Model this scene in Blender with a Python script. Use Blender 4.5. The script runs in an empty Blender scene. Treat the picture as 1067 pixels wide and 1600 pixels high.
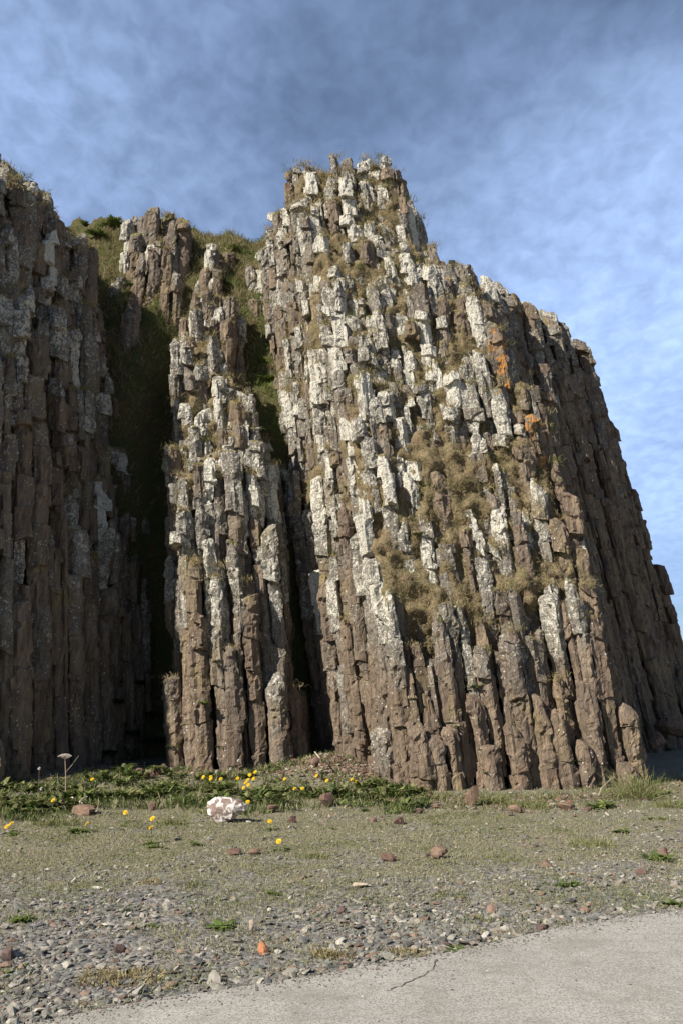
import bpy, math, random
import numpy as np
from mathutils import Vector

# ------------------------------------------------------------------ camera, sky, sun, exposure
random.seed(7)
RNG = np.random.default_rng(11)
scene = bpy.context.scene
COL = scene.collection

PITCH = math.radians(12.25)
CAM_Z = 1.6
FPX = 1290.0
cam_d = bpy.data.cameras.new("camera")
cam_d.sensor_fit = 'VERTICAL'
cam_d.sensor_height = 36.0
cam_d.lens = 36.0 * FPX / 1600.0
cam_d.clip_start = 0.1
cam_d.clip_end = 20000
cam = bpy.data.objects.new("camera", cam_d)
cam.location = (0, 0, CAM_Z)
cam.rotation_euler = (math.pi / 2 + PITCH, 0, 0)
COL.objects.link(cam)
scene.camera = cam

SUN_AZ = math.radians(50)      # to the left of straight behind the camera
SUN_EL = math.radians(38)
to_sun = Vector((-math.sin(SUN_AZ) * math.cos(SUN_EL), -math.cos(SUN_AZ) * math.cos(SUN_EL), math.sin(SUN_EL)))
sun_d = bpy.data.lights.new("sun", 'SUN')
sun_d.energy = 5.0
sun_d.angle = math.radians(0.5)
sun_d.color = (1.0, 0.93, 0.81)
sun = bpy.data.objects.new("sun", sun_d)
sun.rotation_euler = to_sun.to_track_quat('Z', 'Y').to_euler()
sun.location = (-20, -20, 30)
COL.objects.link(sun)

world = bpy.data.worlds.new("World")
scene.world = world
world.use_nodes = True
wt = world.node_tree
wt.nodes.clear()


def wn(kind, **kw):
    n = wt.nodes.new(kind)
    for k, v in kw.items():
        setattr(n, k, v)
    return n


def wmath(op, a, b=None, clamp=False):
    n = wn('ShaderNodeMath', operation=op, use_clamp=clamp)
    for i, v in enumerate((a, b)):
        if v is None:
            continue
        if isinstance(v, (int, float)):
            n.inputs[i].default_value = v
        else:
            wt.links.new(v, n.inputs[i])
    return n.outputs[0]


w_out = wn('ShaderNodeOutputWorld')
w_bg = wn('ShaderNodeBackground')
w_bg.inputs['Strength'].default_value = 0.05
sky = wn('ShaderNodeTexSky')
sky.sky_type = 'NISHITA'
sky.sun_disc = False
sky.sun_elevation = SUN_EL
sky.sun_rotation = math.pi + SUN_AZ
sky.air_density = 0.75
sky.dust_density = 0.0
sky.ozone_density = 2.6
tc = wn('ShaderNodeTexCoord')
sep = wn('ShaderNodeSeparateXYZ')
wt.links.new(tc.outputs['Generated'], sep.inputs[0])
zz = wmath('ADD', wmath('MAXIMUM', sep.outputs[2], 0.0), 0.22)
px_ = wmath('DIVIDE', sep.outputs[0], zz)
py_ = wmath('DIVIDE', sep.outputs[1], zz)
cmb = wn('ShaderNodeCombineXYZ')
wt.links.new(px_, cmb.inputs[0])
wt.links.new(py_, cmb.inputs[1])


def wnoise(scale, detail, rough, dist=0.0, off=(0, 0, 0), rot=0.0, sc=(1, 1, 1)):
    m = wn('ShaderNodeMapping')
    m.inputs['Location'].default_value = off
    m.inputs['Rotation'].default_value = (0, 0, rot)
    m.inputs['Scale'].default_value = sc
    wt.links.new(cmb.outputs[0], m.inputs[0])
    n = wn('ShaderNodeTexNoise')
    n.inputs['Scale'].default_value = scale
    n.inputs['Detail'].default_value = detail
    n.inputs['Roughness'].default_value = rough
    n.inputs['Distortion'].default_value = dist
    wt.links.new(m.outputs[0], n.inputs['Vector'])
    return n.outputs['Fac']


def wramp(v, a, b):
    n = wn('ShaderNodeMapRange', interpolation_type='SMOOTHSTEP')
    n.inputs['From Min'].default_value = a
    n.inputs['From Max'].default_value = b
    wt.links.new(v, n.inputs['Value'])
    return n.outputs['Result']


big = wramp(wnoise(1.15, 3, 0.5, 0.3, (4.3, 1.7, 0)), 0.28, 0.70)
puffs = wramp(wnoise(27.0, 3, 0.55, 0.35, (0.4, 0, 0), 0.5, (1.0, 0.8, 1)), 0.22, 0.80)
puffs2 = wramp(wnoise(11.0, 4, 0.55, 0.3, (5.4, 2, 0), 0.2, (1.0, 0.8, 1)), 0.30, 0.70)
wisps = wramp(wnoise(2.2, 6, 0.62, 0.5, (2, 5, 0), -0.6, (1.0, 0.6, 1)), 0.24, 0.78)
# thin high cloud: a veil broken into small puffs, densest low on the right and at the upper left
tex = wmath('ADD', wmath('MULTIPLY', puffs, 0.42), wmath('ADD', wmath('MULTIPLY', wisps, 0.36), wmath('MULTIPLY', puffs2, 0.22)))
low = wramp(sep.outputs[2], 0.80, 0.40)
left = wmath('MULTIPLY', wramp(px_, 0.05, -0.45), 0.28)
right = wmath('MULTIPLY', wmath('MULTIPLY', wramp(px_, -0.1, 0.45), low), 0.85)
amt = wmath('ADD', wmath('ADD', wmath('MULTIPLY', big, 0.40), 0.26), wmath('ADD', left, right))
cl = wmath('MULTIPLY', wmath('ADD', wmath('MULTIPLY', tex, 0.56), 0.32), amt, clamp=True)
deep = wmath('MULTIPLY', wramp(px_, 0.02, 0.42), wramp(sep.outputs[2], 0.60, 0.78))
cl = wmath('MULTIPLY', cl, wmath('SUBTRACT', 1.0, wmath('MULTIPLY', deep, 0.55)))
cl = wmath('MULTIPLY', cl, wramp(sep.outputs[2], -0.1, 0.30))
cl = wmath('MULTIPLY', cl, wramp(sep.outputs[1], 0.25, 0.75))   # cloud only ahead; left out elsewhere to keep shaded rock dark
cl = wmath('MULTIPLY', cl, wmath('SUBTRACT', 1.0, wmath('MULTIPLY', wramp(sep.outputs[2], 0.56, 0.84), 0.38)))
cl = wmath('ADD', wmath('MULTIPLY', cl, 0.86), wmath('MULTIPLY', wmath('MULTIPLY', right, wramp(sep.outputs[2], 0.12, 0.42)), 0.16), clamp=True)
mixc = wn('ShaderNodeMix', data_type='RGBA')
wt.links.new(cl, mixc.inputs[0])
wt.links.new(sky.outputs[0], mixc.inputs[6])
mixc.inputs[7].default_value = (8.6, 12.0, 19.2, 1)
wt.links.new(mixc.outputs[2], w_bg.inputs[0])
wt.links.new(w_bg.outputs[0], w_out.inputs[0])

scene.view_settings.view_transform = 'Standard'
scene.view_settings.look = 'None'
scene.view_settings.exposure = 0.6
scene.view_settings.gamma = 1.0
scene.view_settings.use_curve_mapping = False
scene.render.engine = 'CYCLES'
scene.cycles.max_bounces = 5
scene.cycles.diffuse_bounces = 3
scene.cycles.glossy_bounces = 2
scene.cycles.transmission_bounces = 2

# ------------------------------------------------------------------ camera geometry helpers
CP, SP = math.cos(PITCH), math.sin(PITCH)


def ray(px, py):
    u = (px - 533.5) / FPX
    v = (800 - py) / FPX
    return np.array((u, CP - SP * v, SP + CP * v))


def at(px, py, Y):
    r = ray(px, py)
    t = Y / r[1]
    return np.array((r[0] * t, Y, CAM_Z + r[2] * t))


def on_plane(px, py, z=0.0):
    r = ray(px, py)
    t = (z - CAM_Z) / r[2]
    return np.array((r[0] * t, r[1] * t, z))


# ------------------------------------------------------------------ numpy noise
_P = np.random.default_rng(3).permutation(256)
_P = np.concatenate((_P, _P, _P))
_G = np.random.default_rng(4).normal(size=(256, 3))
_G /= np.linalg.norm(_G, axis=1)[:, None]


def perlin(p):
    p = np.asarray(p, dtype=np.float64)
    i = np.floor(p).astype(np.int64)
    f = p - i
    i &= 255
    u = f * f * f * (f * (f * 6 - 15) + 10)
    out = 0
    for dx in (0, 1):
        wx = u[:, 0] if dx else 1 - u[:, 0]
        for dy in (0, 1):
            wy = u[:, 1] if dy else 1 - u[:, 1]
            for dz in (0, 1):
                wz = u[:, 2] if dz else 1 - u[:, 2]
                h = _P[_P[_P[i[:, 0] + dx] + i[:, 1] + dy] + i[:, 2] + dz]
                g = _G[h]
                d = g[:, 0] * (f[:, 0] - dx) + g[:, 1] * (f[:, 1] - dy) + g[:, 2] * (f[:, 2] - dz)
                out = out + wx * wy * wz * d
    return out * 1.6


def fbm(p, octaves=3, gain=0.5):
    a, s, t = 1.0, 0.0, 0.0
    p = np.asarray(p, dtype=np.float64)
    for k in range(octaves):
        s = s + a * perlin(p * (2.03 ** k) + 17.3 * k)
        t += a
        a *= gain
    return s / t


def sstep(a, b, x):
    t = np.clip((x - a) / (b - a), 0, 1)
    return t * t * (3 - 2 * t)


# ------------------------------------------------------------------ mesh helpers
class Acc:
    """collects vertices, quads, tris and one colour per vertex"""

    def __init__(self):
        self.v, self.q, self.t, self.c = [], [], [], []
        self.n = 0

    def add(self, v, q=None, t=None, c=None):
        v = np.asarray(v, dtype=np.float32).reshape(-1, 3)
        self.v.append(v)
        if q is not None and len(q):
            self.q.append(np.asarray(q, dtype=np.int64) + self.n)
        if t is not None and len(t):
            self.t.append(np.asarray(t, dtype=np.int64) + self.n)
        if c is None:
            c = np.zeros((len(v), 4), dtype=np.float32)
        c = np.asarray(c, dtype=np.float32)
        if c.ndim == 1:
            c = np.tile(c, (len(v), 1))
        self.c.append(c)
        self.n += len(v)

    def mesh(self, name, smooth=False):
        me = bpy.data.meshes.new(name)
        v = np.concatenate(self.v)
        q = np.concatenate(self.q) if self.q else np.zeros((0, 4), dtype=np.int64)
        t = np.concatenate(self.t) if self.t else np.zeros((0, 3), dtype=np.int64)
        nl = len(q) * 4 + len(t) * 3
        me.vertices.add(len(v))
        me.vertices.foreach_set('co', v.ravel())
        me.loops.add(nl)
        me.loops.foreach_set('vertex_index', np.concatenate((q.ravel(), t.ravel())).astype(np.int32))
        me.polygons.add(len(q) + len(t))
        ls = np.concatenate((np.arange(len(q)) * 4, len(q) * 4 + np.arange(len(t)) * 3)).astype(np.int32)
        me.polygons.foreach_set('loop_start', ls)
        try:
            me.polygons.foreach_set('loop_total', np.concatenate((np.full(len(q), 4), np.full(len(t), 3))).astype(np.int32))
        except Exception:
            pass
        me.polygons.foreach_set('use_smooth', np.full(len(q) + len(t), smooth))
        a = me.attributes.new('tint', 'FLOAT_COLOR', 'POINT')
        a.data.foreach_set('color', np.concatenate(self.c).ravel())
        me.update(calc_edges=True)
        return me


def obj(name, acc, mat, parent=None, loc=None, smooth=False):
    me = acc.mesh(name, smooth) if isinstance(acc, Acc) else acc
    if mat is not None and not len(me.materials):
        me.materials.append(mat)
    o = bpy.data.objects.new(name, me)
    COL.objects.link(o)
    if parent is not None:
        o.parent = parent
    if loc is not None:
        o.location = loc
    return o


def tag(o, label=None, cat=None, group=None, kind=None):
    if label:
        o['label'] = label
    if cat:
        o['category'] = cat
    if group:
        o['group'] = group
    if kind:
        o['kind'] = kind
    return o


def empty(name, loc=(0, 0, 0), rz=0.0):
    o = bpy.data.objects.new(name, None)
    o.empty_display_size = 0.1
    o.location = loc
    o.rotation_euler = (0, 0, rz)
    COL.objects.link(o)
    return o


# ------------------------------------------------------------------ materials
class NT:
    def __init__(self, name, rough=0.9, spec=0.2):
        self.m = bpy.data.materials.new(name)
        self.m.use_nodes = True
        self.t = self.m.node_tree
        self.t.nodes.clear()
        self.out = self.t.nodes.new('ShaderNodeOutputMaterial')
        self.b = self.t.nodes.new('ShaderNodeBsdfPrincipled')
        self.b.inputs['Roughness'].default_value = rough
        self.b.inputs['Specular IOR Level'].default_value = spec
        self.t.links.new(self.b.outputs[0], self.out.inputs[0])
        g = self.t.nodes.new('ShaderNodeNewGeometry')
        self.pos = g.outputs['Position']
        self.nrm = g.outputs['Normal']
        self.backf = g.outputs['Backfacing']

    def link(self, a, b):
        self.t.links.new(a, b)

    def put(self, sock, v):
        if isinstance(v, (int, float)):
            sock.default_value = v
        elif isinstance(v, tuple):
            sock.default_value = v if len(v) == 4 else (*v, 1) if sock.type == 'RGBA' else v
        else:
            self.link(v, sock)

    def math(self, op, a, b=0.0, clamp=False):
        n = self.t.nodes.new('ShaderNodeMath')
        n.operation = op
        n.use_clamp = clamp
        self.put(n.inputs[0], a)
        self.put(n.inputs[1], b)
        return n.outputs[0]

    def mapping(self, scale=(1, 1, 1), loc=(0, 0, 0), rot=(0, 0, 0), vec=None):
        n = self.t.nodes.new('ShaderNodeMapping')
        n.inputs['Scale'].default_value = scale
        n.inputs['Location'].default_value = loc
        n.inputs['Rotation'].default_value = rot
        self.link(vec or self.pos, n.inputs[0])
        return n.outputs[0]

    def noise(self, scale, detail=3, rough=0.5, dist=0.0, vec=None):
        n = self.t.nodes.new('ShaderNodeTexNoise')
        n.inputs['Scale'].default_value = scale
        n.inputs['Detail'].default_value = detail
        n.inputs['Roughness'].default_value = rough
        n.inputs['Distortion'].default_value = dist
        self.link(vec or self.pos, n.inputs['Vector'])
        return n.outputs['Fac']

    def vor(self, scale, vec=None, out='Distance', feature='F1', rnd=1.0):
        n = self.t.nodes.new('ShaderNodeTexVoronoi')
        n.feature = feature
        n.inputs['Scale'].default_value = scale
        n.inputs['Randomness'].default_value = rnd
        self.link(vec or self.pos, n.inputs['Vector'])
        return n.outputs[out]

    def ramp(self, v, a, b, lo=0.0, hi=1.0):
        n = self.t.nodes.new('ShaderNodeMapRange')
        n.interpolation_type = 'SMOOTHSTEP'
        self.put(n.inputs['Value'], v)
        self.put(n.inputs['From Min'], a)
        self.put(n.inputs['From Max'], b)
        n.inputs['To Min'].default_value = lo
        n.inputs['To Max'].default_value = hi
        return n.outputs[0]

    def mix(self, f, a, b, blend='MIX'):
        n = self.t.nodes.new('ShaderNodeMix')
        n.data_type = 'RGBA'
        n.blend_type = blend
        self.put(n.inputs[0], f)
        self.put(n.inputs[6], a)
        self.put(n.inputs[7], b)
        return n.outputs[2]

    def attr(self):
        n = self.t.nodes.new('ShaderNodeAttribute')
        n.attribute_name = 'tint'
        s = self.t.nodes.new('ShaderNodeSeparateColor')
        self.link(n.outputs['Color'], s.inputs[0])
        return n.outputs['Color'], s.outputs[0], s.outputs[1], s.outputs[2], n.outputs['Alpha']

    def comp(self, v):
        s = self.t.nodes.new('ShaderNodeSeparateXYZ')
        self.link(v, s.inputs[0])
        return s.outputs

    def color(self, c):
        self.put(self.b.inputs['Base Color'], c)

    def bump(self, h, strength=0.5, dist=0.02, prev=None):
        n = self.t.nodes.new('ShaderNodeBump')
        n.inputs['Strength'].default_value = strength
        n.inputs['Distance'].default_value = dist
        self.link(h, n.inputs['Height'])
        if prev is not None:
            self.link(prev, n.inputs['Normal'])
        self.link(n.outputs[0], self.b.inputs['Normal'])
        return n.outputs[0]


def rock_material():
    """basalt: tint R = lichen cover, G = tone of the column, B = turf cover, A = orange lichen"""
    n = NT("basalt_rock", 0.92, 0.25)
    _, lich, tone, turf, orange = n.attr()
    vert = n.mapping((1, 1, 0.22))
    streak = n.noise(7, 4, 0.6, 0.4, vert)
    fine = n.noise(26, 4, 0.65)
    mid = n.noise(3.1, 3, 0.55)
    brown = n.mix(n.ramp(streak, 0.3, 0.7), (0.13, 0.098, 0.075), (0.27, 0.205, 0.145))
    grey = n.mix(n.ramp(fine, 0.3, 0.7), (0.13, 0.122, 0.11), (0.285, 0.27, 0.235))
    rust = (0.26, 0.135, 0.08)
    c = n.mix(n.ramp(mid, 0.52, 0.75, 0, 0.3), brown, rust)
    cover = n.math('ADD', lich, n.math('MULTIPLY', n.math('SUBTRACT', mid, 0.5), 0.7))
    c = n.mix(n.ramp(cover, 0.1, 0.5, 0, 0.9), c, grey)
    c = n.mix(n.ramp(tone, 0.0, 1.0, 0.0, 1.0), c, n.mix(0.45, c, (0.10, 0.08, 0.07)))
    # ochre algae / stain
    c = n.mix(n.ramp(n.noise(1.7, 4, 0.6, 0.5, n.mapping((1, 1, .5), (7, 3, 1))), 0.5, 0.72, 0, 0.45), c, (0.27, 0.215, 0.10))
    # pale crustose lichen, blotches with speckled rims
    p1 = n.noise(7.5, 6, 0.75, 0.7)
    p2 = n.noise(28, 4, 0.75, 0.4)
    thr = n.math('ADD', n.math('MULTIPLY', n.math('SUBTRACT', p1, 0.5), 2.1), n.math('MULTIPLY', n.math('SUBTRACT', p2, 0.5), 1.9))
    thr = n.math('ADD', thr, n.math('MULTIPLY', n.math('SUBTRACT', lich, 0.515), 1.0))
    white = n.ramp(thr, -0.03, 0.16)
    lc = n.mix(n.ramp(n.noise(45, 3, 0.7), 0.35, 0.65), (0.36, 0.345, 0.295), (0.72, 0.68, 0.59))
    lc = n.mix(n.ramp(p2, 0.55, 0.75, 0, 0.5), lc, (0.42, 0.43, 0.36))
    c = n.mix(n.math('MULTIPLY', white, n.ramp(lich, 0.08, 0.25)), c, lc)
    # small round pale spots
    sv = n.vor(11, n.mapping((1, 1, 1), (3, 1, 8)))
    spots = n.math('MULTIPLY', n.ramp(sv, 0.18, 0.13), n.ramp(n.noise(1.1, 2, 0.5), 0.45, 0.6))
    c = n.mix(n.math('MULTIPLY', spots, 0.8), c, (0.66, 0.63, 0.55))
    # orange lichen
    om = n.math('MULTIPLY', orange, n.ramp(n.noise(5.5, 4, 0.6), 0.53, 0.60))
    c = n.mix(n.math('MULTIPLY', om, .85), c, (0.44, 0.20, 0.05))
    # dead turf and moss on ledges
    up = n.comp(n.nrm)[2]
    tm = n.math('ADD', turf, n.math('MULTIPLY', n.math('SUBTRACT', n.noise(9, 4, 0.7), 0.5), 1.1))
    tm = n.ramp(tm, 0.42, 0.62)
    tcx = n.mix(n.ramp(n.noise(30, 3, 0.7), 0.35, 0.65), (0.13, 0.10, 0.045), (0.33, 0.26, 0.13))
    tcx = n.mix(n.ramp(n.noise(2.2, 2, 0.5), 0.5, 0.65, 0, 0.55), tcx, (0.12, 0.15, 0.04))
    c = n.mix(tm, c, tcx)
    n.color(c)
    crack = n.vor(9, n.mapping((1, 1, 0.35)), feature='DISTANCE_TO_EDGE')
    h = n.math('ADD', n.math('MULTIPLY', n.noise(14, 5, 0.7, 0.2, n.mapping((1, 1, .6))), 1.0), n.math('MULTIPLY', n.ramp(crack, 0.0, 0.05), 0.35))
    h = n.math('ADD', h, n.math('MULTIPLY', white, 0.12))
    n.bump(h, 0.85, 0.045)
    return n.m


def stone_material(name, a, b, spot=None, spot_amt=0.0):
    n = NT(name, 0.88, 0.3)
    tint = n.attr()[0]
    c = n.mix(n.ramp(n.noise(12, 4, 0.6), 0.3, 0.7), a, b)
    c = n.mix(n.ramp(n.noise(60, 3, 0.7), 0.4, 0.7, 0, 0.35), c, (0.06, 0.05, 0.045))
    if spot:
        c = n.mix(n.math('MULTIPLY', n.ramp(n.noise(9, 5, 0.7, 0.5), 0.5 - spot_amt * .3, 0.56 - spot_amt * .3), 0.95), c, spot)
    n.color(c)
    n.bump(n.noise(35, 4, 0.7), 0.6, 0.01)
    return n.m


def tinted_material(name, rough=0.8, var=0.25, spec=0.2, transl=0.0, bump=0.0):
    n = NT(name, rough, spec)
    col = n.attr()[0]
    dark = n.mix(1.0, col, (1 - var, 1 - var, 1 - var, 1), 'MULTIPLY')
    c = n.mix(n.ramp(n.noise(23, 3, 0.6), 0.3, 0.7), dark, col)
    n.color(c)
    if bump:
        n.bump(n.noise(60, 3, 0.7), bump, 0.004)
    if transl:
        tr = n.t.nodes.new('ShaderNodeBsdfTranslucent')
        n.link(c, tr.inputs[0])
        mx = n.t.nodes.new('ShaderNodeMixShader')
        mx.inputs[0].default_value = transl
        n.link(n.b.outputs[0], mx.inputs[1])
        n.link(tr.outputs[0], mx.inputs[2])
        n.link(mx.outputs[0], n.out.inputs[0])
    return n.m


M_ROCK = rock_material()
M_GRASS = tinted_material("grass_blades", 0.75, 0.3, 0.2, 0.3)
M_LEAF = tinted_material("green_leaves", 0.55, 0.3, 0.35, 0.25)
M_FLOWER = tinted_material("yellow_petals", 0.6, 0.15, 0.2, 0.2)
M_STEM = tinted_material("plant_stems", 0.7, 0.3)
M_PEB = tinted_material("loose_pebbles", 0.9, 0.35, 0.25, 0.0, 0.4)
M_RED = stone_material("red_brown_stone", (0.12, 0.07, 0.055), (0.20, 0.125, 0.10))
M_BROWN = stone_material("brown_stone", (0.17, 0.11, 0.08), (0.27, 0.18, 0.13))
M_DARK = stone_material("dark_stone", (0.07, 0.05, 0.045), (0.15, 0.10, 0.085))
M_ORANGE = stone_material("orange_stone", (0.36, 0.13, 0.06), (0.48, 0.22, 0.11))
M_PALE = stone_material("pale_stone", (0.42, 0.33, 0.25), (0.60, 0.50, 0.40))
M_LICHEN = stone_material("lichened_stone", (0.17, 0.12, 0.105), (0.27, 0.205, 0.18), (0.68, 0.64, 0.60), 0.10)


def ground_mat():
    n = NT("gravelly_turf", 0.95, 0.15)
    a = n.noise(1.1, 5, 0.65, 0.3)
    b = n.noise(9, 5, 0.7)
    f = n.noise(48, 4, 0.75)
    moss = n.mix(n.ramp(f, 0.3, 0.7), (0.15, 0.135, 0.09), (0.34, 0.31, 0.22))
    moss = n.mix(n.ramp(n.noise(2.3, 4, 0.6, 0.2, n.mapping((1, 1, 1), (5, 2, 0))), 0.5, 0.7, 0, 0.6), moss, (0.17, 0.18, 0.08))
    moss = n.mix(n.ramp(n.noise(5.5, 5, 0.7, 0.4, n.mapping((1, 1, 1), (1, 7, 0))), 0.50, 0.64, 0, 0.65), moss, (0.14, 0.125, 0.105))
    v = n.vor(24, out='Color')
    vs = n.comp(v)
    grav = n.mix(vs[0], (0.13, 0.125, 0.125), (0.33, 0.315, 0.295))
    y = n.comp(n.pos)[1]
    w = n.math('ADD', n.math('MULTIPLY', a, 0.7), n.math('MULTIPLY', b, 0.5))
    near = n.ramp(y, 6.2, 9.5, 0.16, -0.06)
    w = n.ramp(n.math('ADD', w, near), 0.58, 0.72)
    n.color(n.mix(w, moss, grav))
    h = n.math('ADD', n.math('MULTIPLY', f, 0.7), n.math('MULTIPLY', n.vor(24), -0.6))
    n.bump(h, 0.9, 0.03)
    return n.m


def road_mat():
    n = NT("worn_concrete", 0.9, 0.2)
    a = n.noise(0.9, 5, 0.6, 0.4)
    f = n.noise(85, 4, 0.85)
    c = n.mix(n.ramp(a, 0.3, 0.7), (0.37, 0.355, 0.325), (0.46, 0.445, 0.41))
    c = n.mix(n.ramp(f, 0.47, 0.58, 0, 0.75), c, (0.13, 0.122, 0.11))
    c = n.mix(n.ramp(n.noise(1.7, 6, 0.7, 1.2, n.mapping((1, 1, 1), (3, 8, 0))), 0.46, 0.66, 0, 0.5), c, (0.23, 0.21, 0.175))
    c = n.mix(n.ramp(n.noise(75, 2, 0.5, 0, n.mapping((1, 1, 1), (9, 9, 0))), 0.6, 0.68, 0, 0.55), c, (0.52, 0.50, 0.46))
    c = n.mix(n.ramp(n.noise(4, 5, 0.65, 0.6, n.mapping((1, 2.2, 1), (1, 4, 0), (0, 0, .2))), 0.5, 0.7, 0, 0.35), c, (0.20, 0.19, 0.17))
    c = n.mix(n.ramp(n.vor(3.1), 0.035, 0.02, 0, 0.8), c, (0.7, 0.69, 0.66))
    n.color(c)
    n.bump(f, 0.5, 0.006)
    return n.m


def turf_mat():
    n = NT("steep_turf", 0.95, 0.1)
    f = n.noise(22, 4, 0.75)
    c = n.mix(n.ramp(f, 0.3, 0.7), (0.06, 0.055, 0.025), (0.17, 0.15, 0.07))
    c = n.mix(n.ramp(n.noise(1.6, 4, 0.6), 0.45, 0.6), c, n.mix(f, (0.05, 0.06, 0.02), (0.12, 0.14, 0.05)))
    c = n.mix(n.ramp(n.noise(2.7, 4, 0.6, 0, n.mapping((1, 1, 1), (4, 4, 4))), 0.58, 0.66, 0, 0.7), c, (0.16, 0.09, 0.06))
    n.color(c)
    n.bump(n.noise(12, 5, 0.75), 1.0, 0.08)
    return n.m


def dry_turf_mat():
    n = NT("dry_ledge_turf", 0.95, 0.1)
    f = n.noise(26, 4, 0.75)
    c = n.mix(n.ramp(f, 0.3, 0.7), (0.12, 0.09, 0.05), (0.34, 0.275, 0.165))
    c = n.mix(n.ramp(n.noise(1.4, 4, 0.6), 0.56, 0.66, 0, 0.6), c, n.mix(f, (0.08, 0.09, 0.03), (0.20, 0.21, 0.08)))
    c = n.mix(n.ramp(n.noise(3.7, 4, 0.6, 0, n.mapping((1, 1, 1), (4, 4, 4))), 0.56, 0.66, 0, 0.7), c, (0.20, 0.13, 0.09))
    n.color(c)
    n.bump(n.noise(16, 5, 0.75), 1.0, 0.06)
    return n.m


M_TURFD = dry_turf_mat()
M_GROUND, M_ROAD, M_TURF = ground_mat(), road_mat(), turf_mat()

# ------------------------------------------------------------------ ground, road, hillside
def ground_h(x, y):
    x = np.asarray(x, float)
    y = np.asarray(y, float)
    p = np.stack((x, y, np.zeros_like(x)), -1).reshape(-1, 3)
    h = 0.05 * fbm(p * 0.7, 3).reshape(x.shape) + 0.018 * fbm(p * 4 + 3, 2).reshape(x.shape)
    h *= sstep(4.2, 7.5, y)
    # low mound of soil and rubble against the foot of the cliffs
    h = h + 0.30 * np.exp(-(((x + 0.1) / 0.9) ** 2 + ((y - 16.4) / 1.3) ** 2))
    h = h + 0.16 * sstep(13.0, 15.6, y) * sstep(2.0, -1.0, x)
    return h


def road_edge_y(x):
    ex = [(-60, 3.9)]
    for p in ((-150, 1645), (60, 1600), (240, 1565), (370, 1546), (450, 1535), (560, 1515), (640, 1503), (690, 1493), (760, 1478), (850, 1456), (930, 1443), (1067, 1424), (1250, 1400)):
        w = on_plane(*p)
        ex.append((w[0], w[1]))
    ex.append((60, 22))
    e = np.array(ex)
    return np.interp(x, e[:, 0], e[:, 1])


def grid_sheet(xs, ys, zf, c=(0, 0, 0, 0)):
    X, Y = np.meshgrid(xs, ys)
    Z = zf(X, Y)
    a = Acc()
    v = np.stack((X, Y, Z), -1).reshape(-1, 3)
    nx = len(xs)
    i = (np.arange(len(ys) - 1)[:, None] * nx + np.arange(nx - 1)[None, :]).ravel()
    a.add(v, np.stack((i, i + 1, i + nx + 1, i + nx), -1), None, np.array(c, float))
    return a


gx = np.concatenate(([-4000, -800, -200, -60, -25], np.arange(-14, 16.01, 0.12), [25, 60, 200, 800, 4000]))
gy = np.concatenate(([-4000, -600, -100, -20, 0, 2], np.arange(3.2, 26, 0.12), [32, 45, 80, 200, 800, 6000]))
g = obj("ground", grid_sheet(gx, gy, lambda X, Y: np.where((abs(X) < 20) & (Y < 28), ground_h(X, Y), 0) - 0.035 * sstep(0.05, -0.4, Y - road_edge_y(X))), M_GROUND, smooth=True)
tag(g, "sparse dry turf and gravel between the road and the cliffs", "ground", kind="structure")

# concrete road: a slab with an uneven edge
a = Acc()
rx = np.concatenate((np.arange(-30, -4, 1.0), np.arange(-4, 6, 0.05), np.arange(6, 31, 1.0)))
ey = road_edge_y(rx) + 0.05 * fbm(np.stack((rx * 2.2, rx * 0, rx * 0), -1), 4) + 0.012 * fbm(np.stack((rx * 14, rx * 0, rx * 0), -1), 2)
nr = len(rx)
rows = [np.stack((rx, ey + 0.01, np.full(nr, -0.05)), -1), np.stack((rx, ey, np.full(nr, 0.006)), -1), np.stack((rx, ey - 0.02, np.full(nr, 0.018)), -1)]
for d in (0.2, 0.6, 1.5, 4, 12, 30):
    rows.append(np.stack((rx, ey - d, np.full(nr, 0.02)), -1))
idx = np.arange(nr - 1)
qq = []
for k in range(len(rows) - 1):
    qq.append(np.stack((k * nr + idx, (k + 1) * nr + idx, (k + 1) * nr + idx + 1, k * nr + idx + 1), -1))
a.add(np.concatenate(rows), np.concatenate(qq))
tag(obj("road", a, M_ROAD), "pale worn concrete road slab crossing the near right corner", "road", kind="structure")

# crack in the road: a thin dark filled groove, with crumbs of soil
n_ = NT("dark_crack", 1.0, 0.0)
n_.color((0.10, 0.09, 0.075))
M_CRACK = n_.m


def ribbon(pts, w, z):
    a = Acc()
    p = np.array(pts)
    out = []
    for k in range(len(p)):
        d = p[min(k + 1, len(p) - 1)] - p[max(k - 1, 0)]
        d = d / (np.linalg.norm(d) + 1e-9)
        nn = np.array((-d[1], d[0]))
        ww = w * (0.5 + random.random()) * (0.3 if k in (0, len(p) - 1) else 1)
        out += [(*(p[k] - nn * ww), z), (*(p[k] + nn * ww), z)]
    i = np.arange(len(p) - 1) * 2
    a.add(np.array(out), np.stack((i, i + 2, i + 3, i + 1), -1))
    return a


def crack_pts(pix):
    out = []
    for (x0, y0), (x1, y1) in zip(pix[:-1], pix[1:]):
        for k in range(7):
            t = k / 7
            w = on_plane(x0 + (x1 - x0) * t, y0 + (y1 - y0) * t, 0.024)
            out.append((w[0] + random.uniform(-.008, .008), w[1] + random.uniform(-.014, .014)))
    return out


tag(obj("road_surface_crack", ribbon(crack_pts([(682, 1497), (679, 1508), (668, 1519), (640, 1533), (612, 1545), (600, 1549)]), 0.0028, 0.0235), M_CRACK),
    "thin dark crack running in from the edge of the concrete road", "crack", kind="structure")


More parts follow.
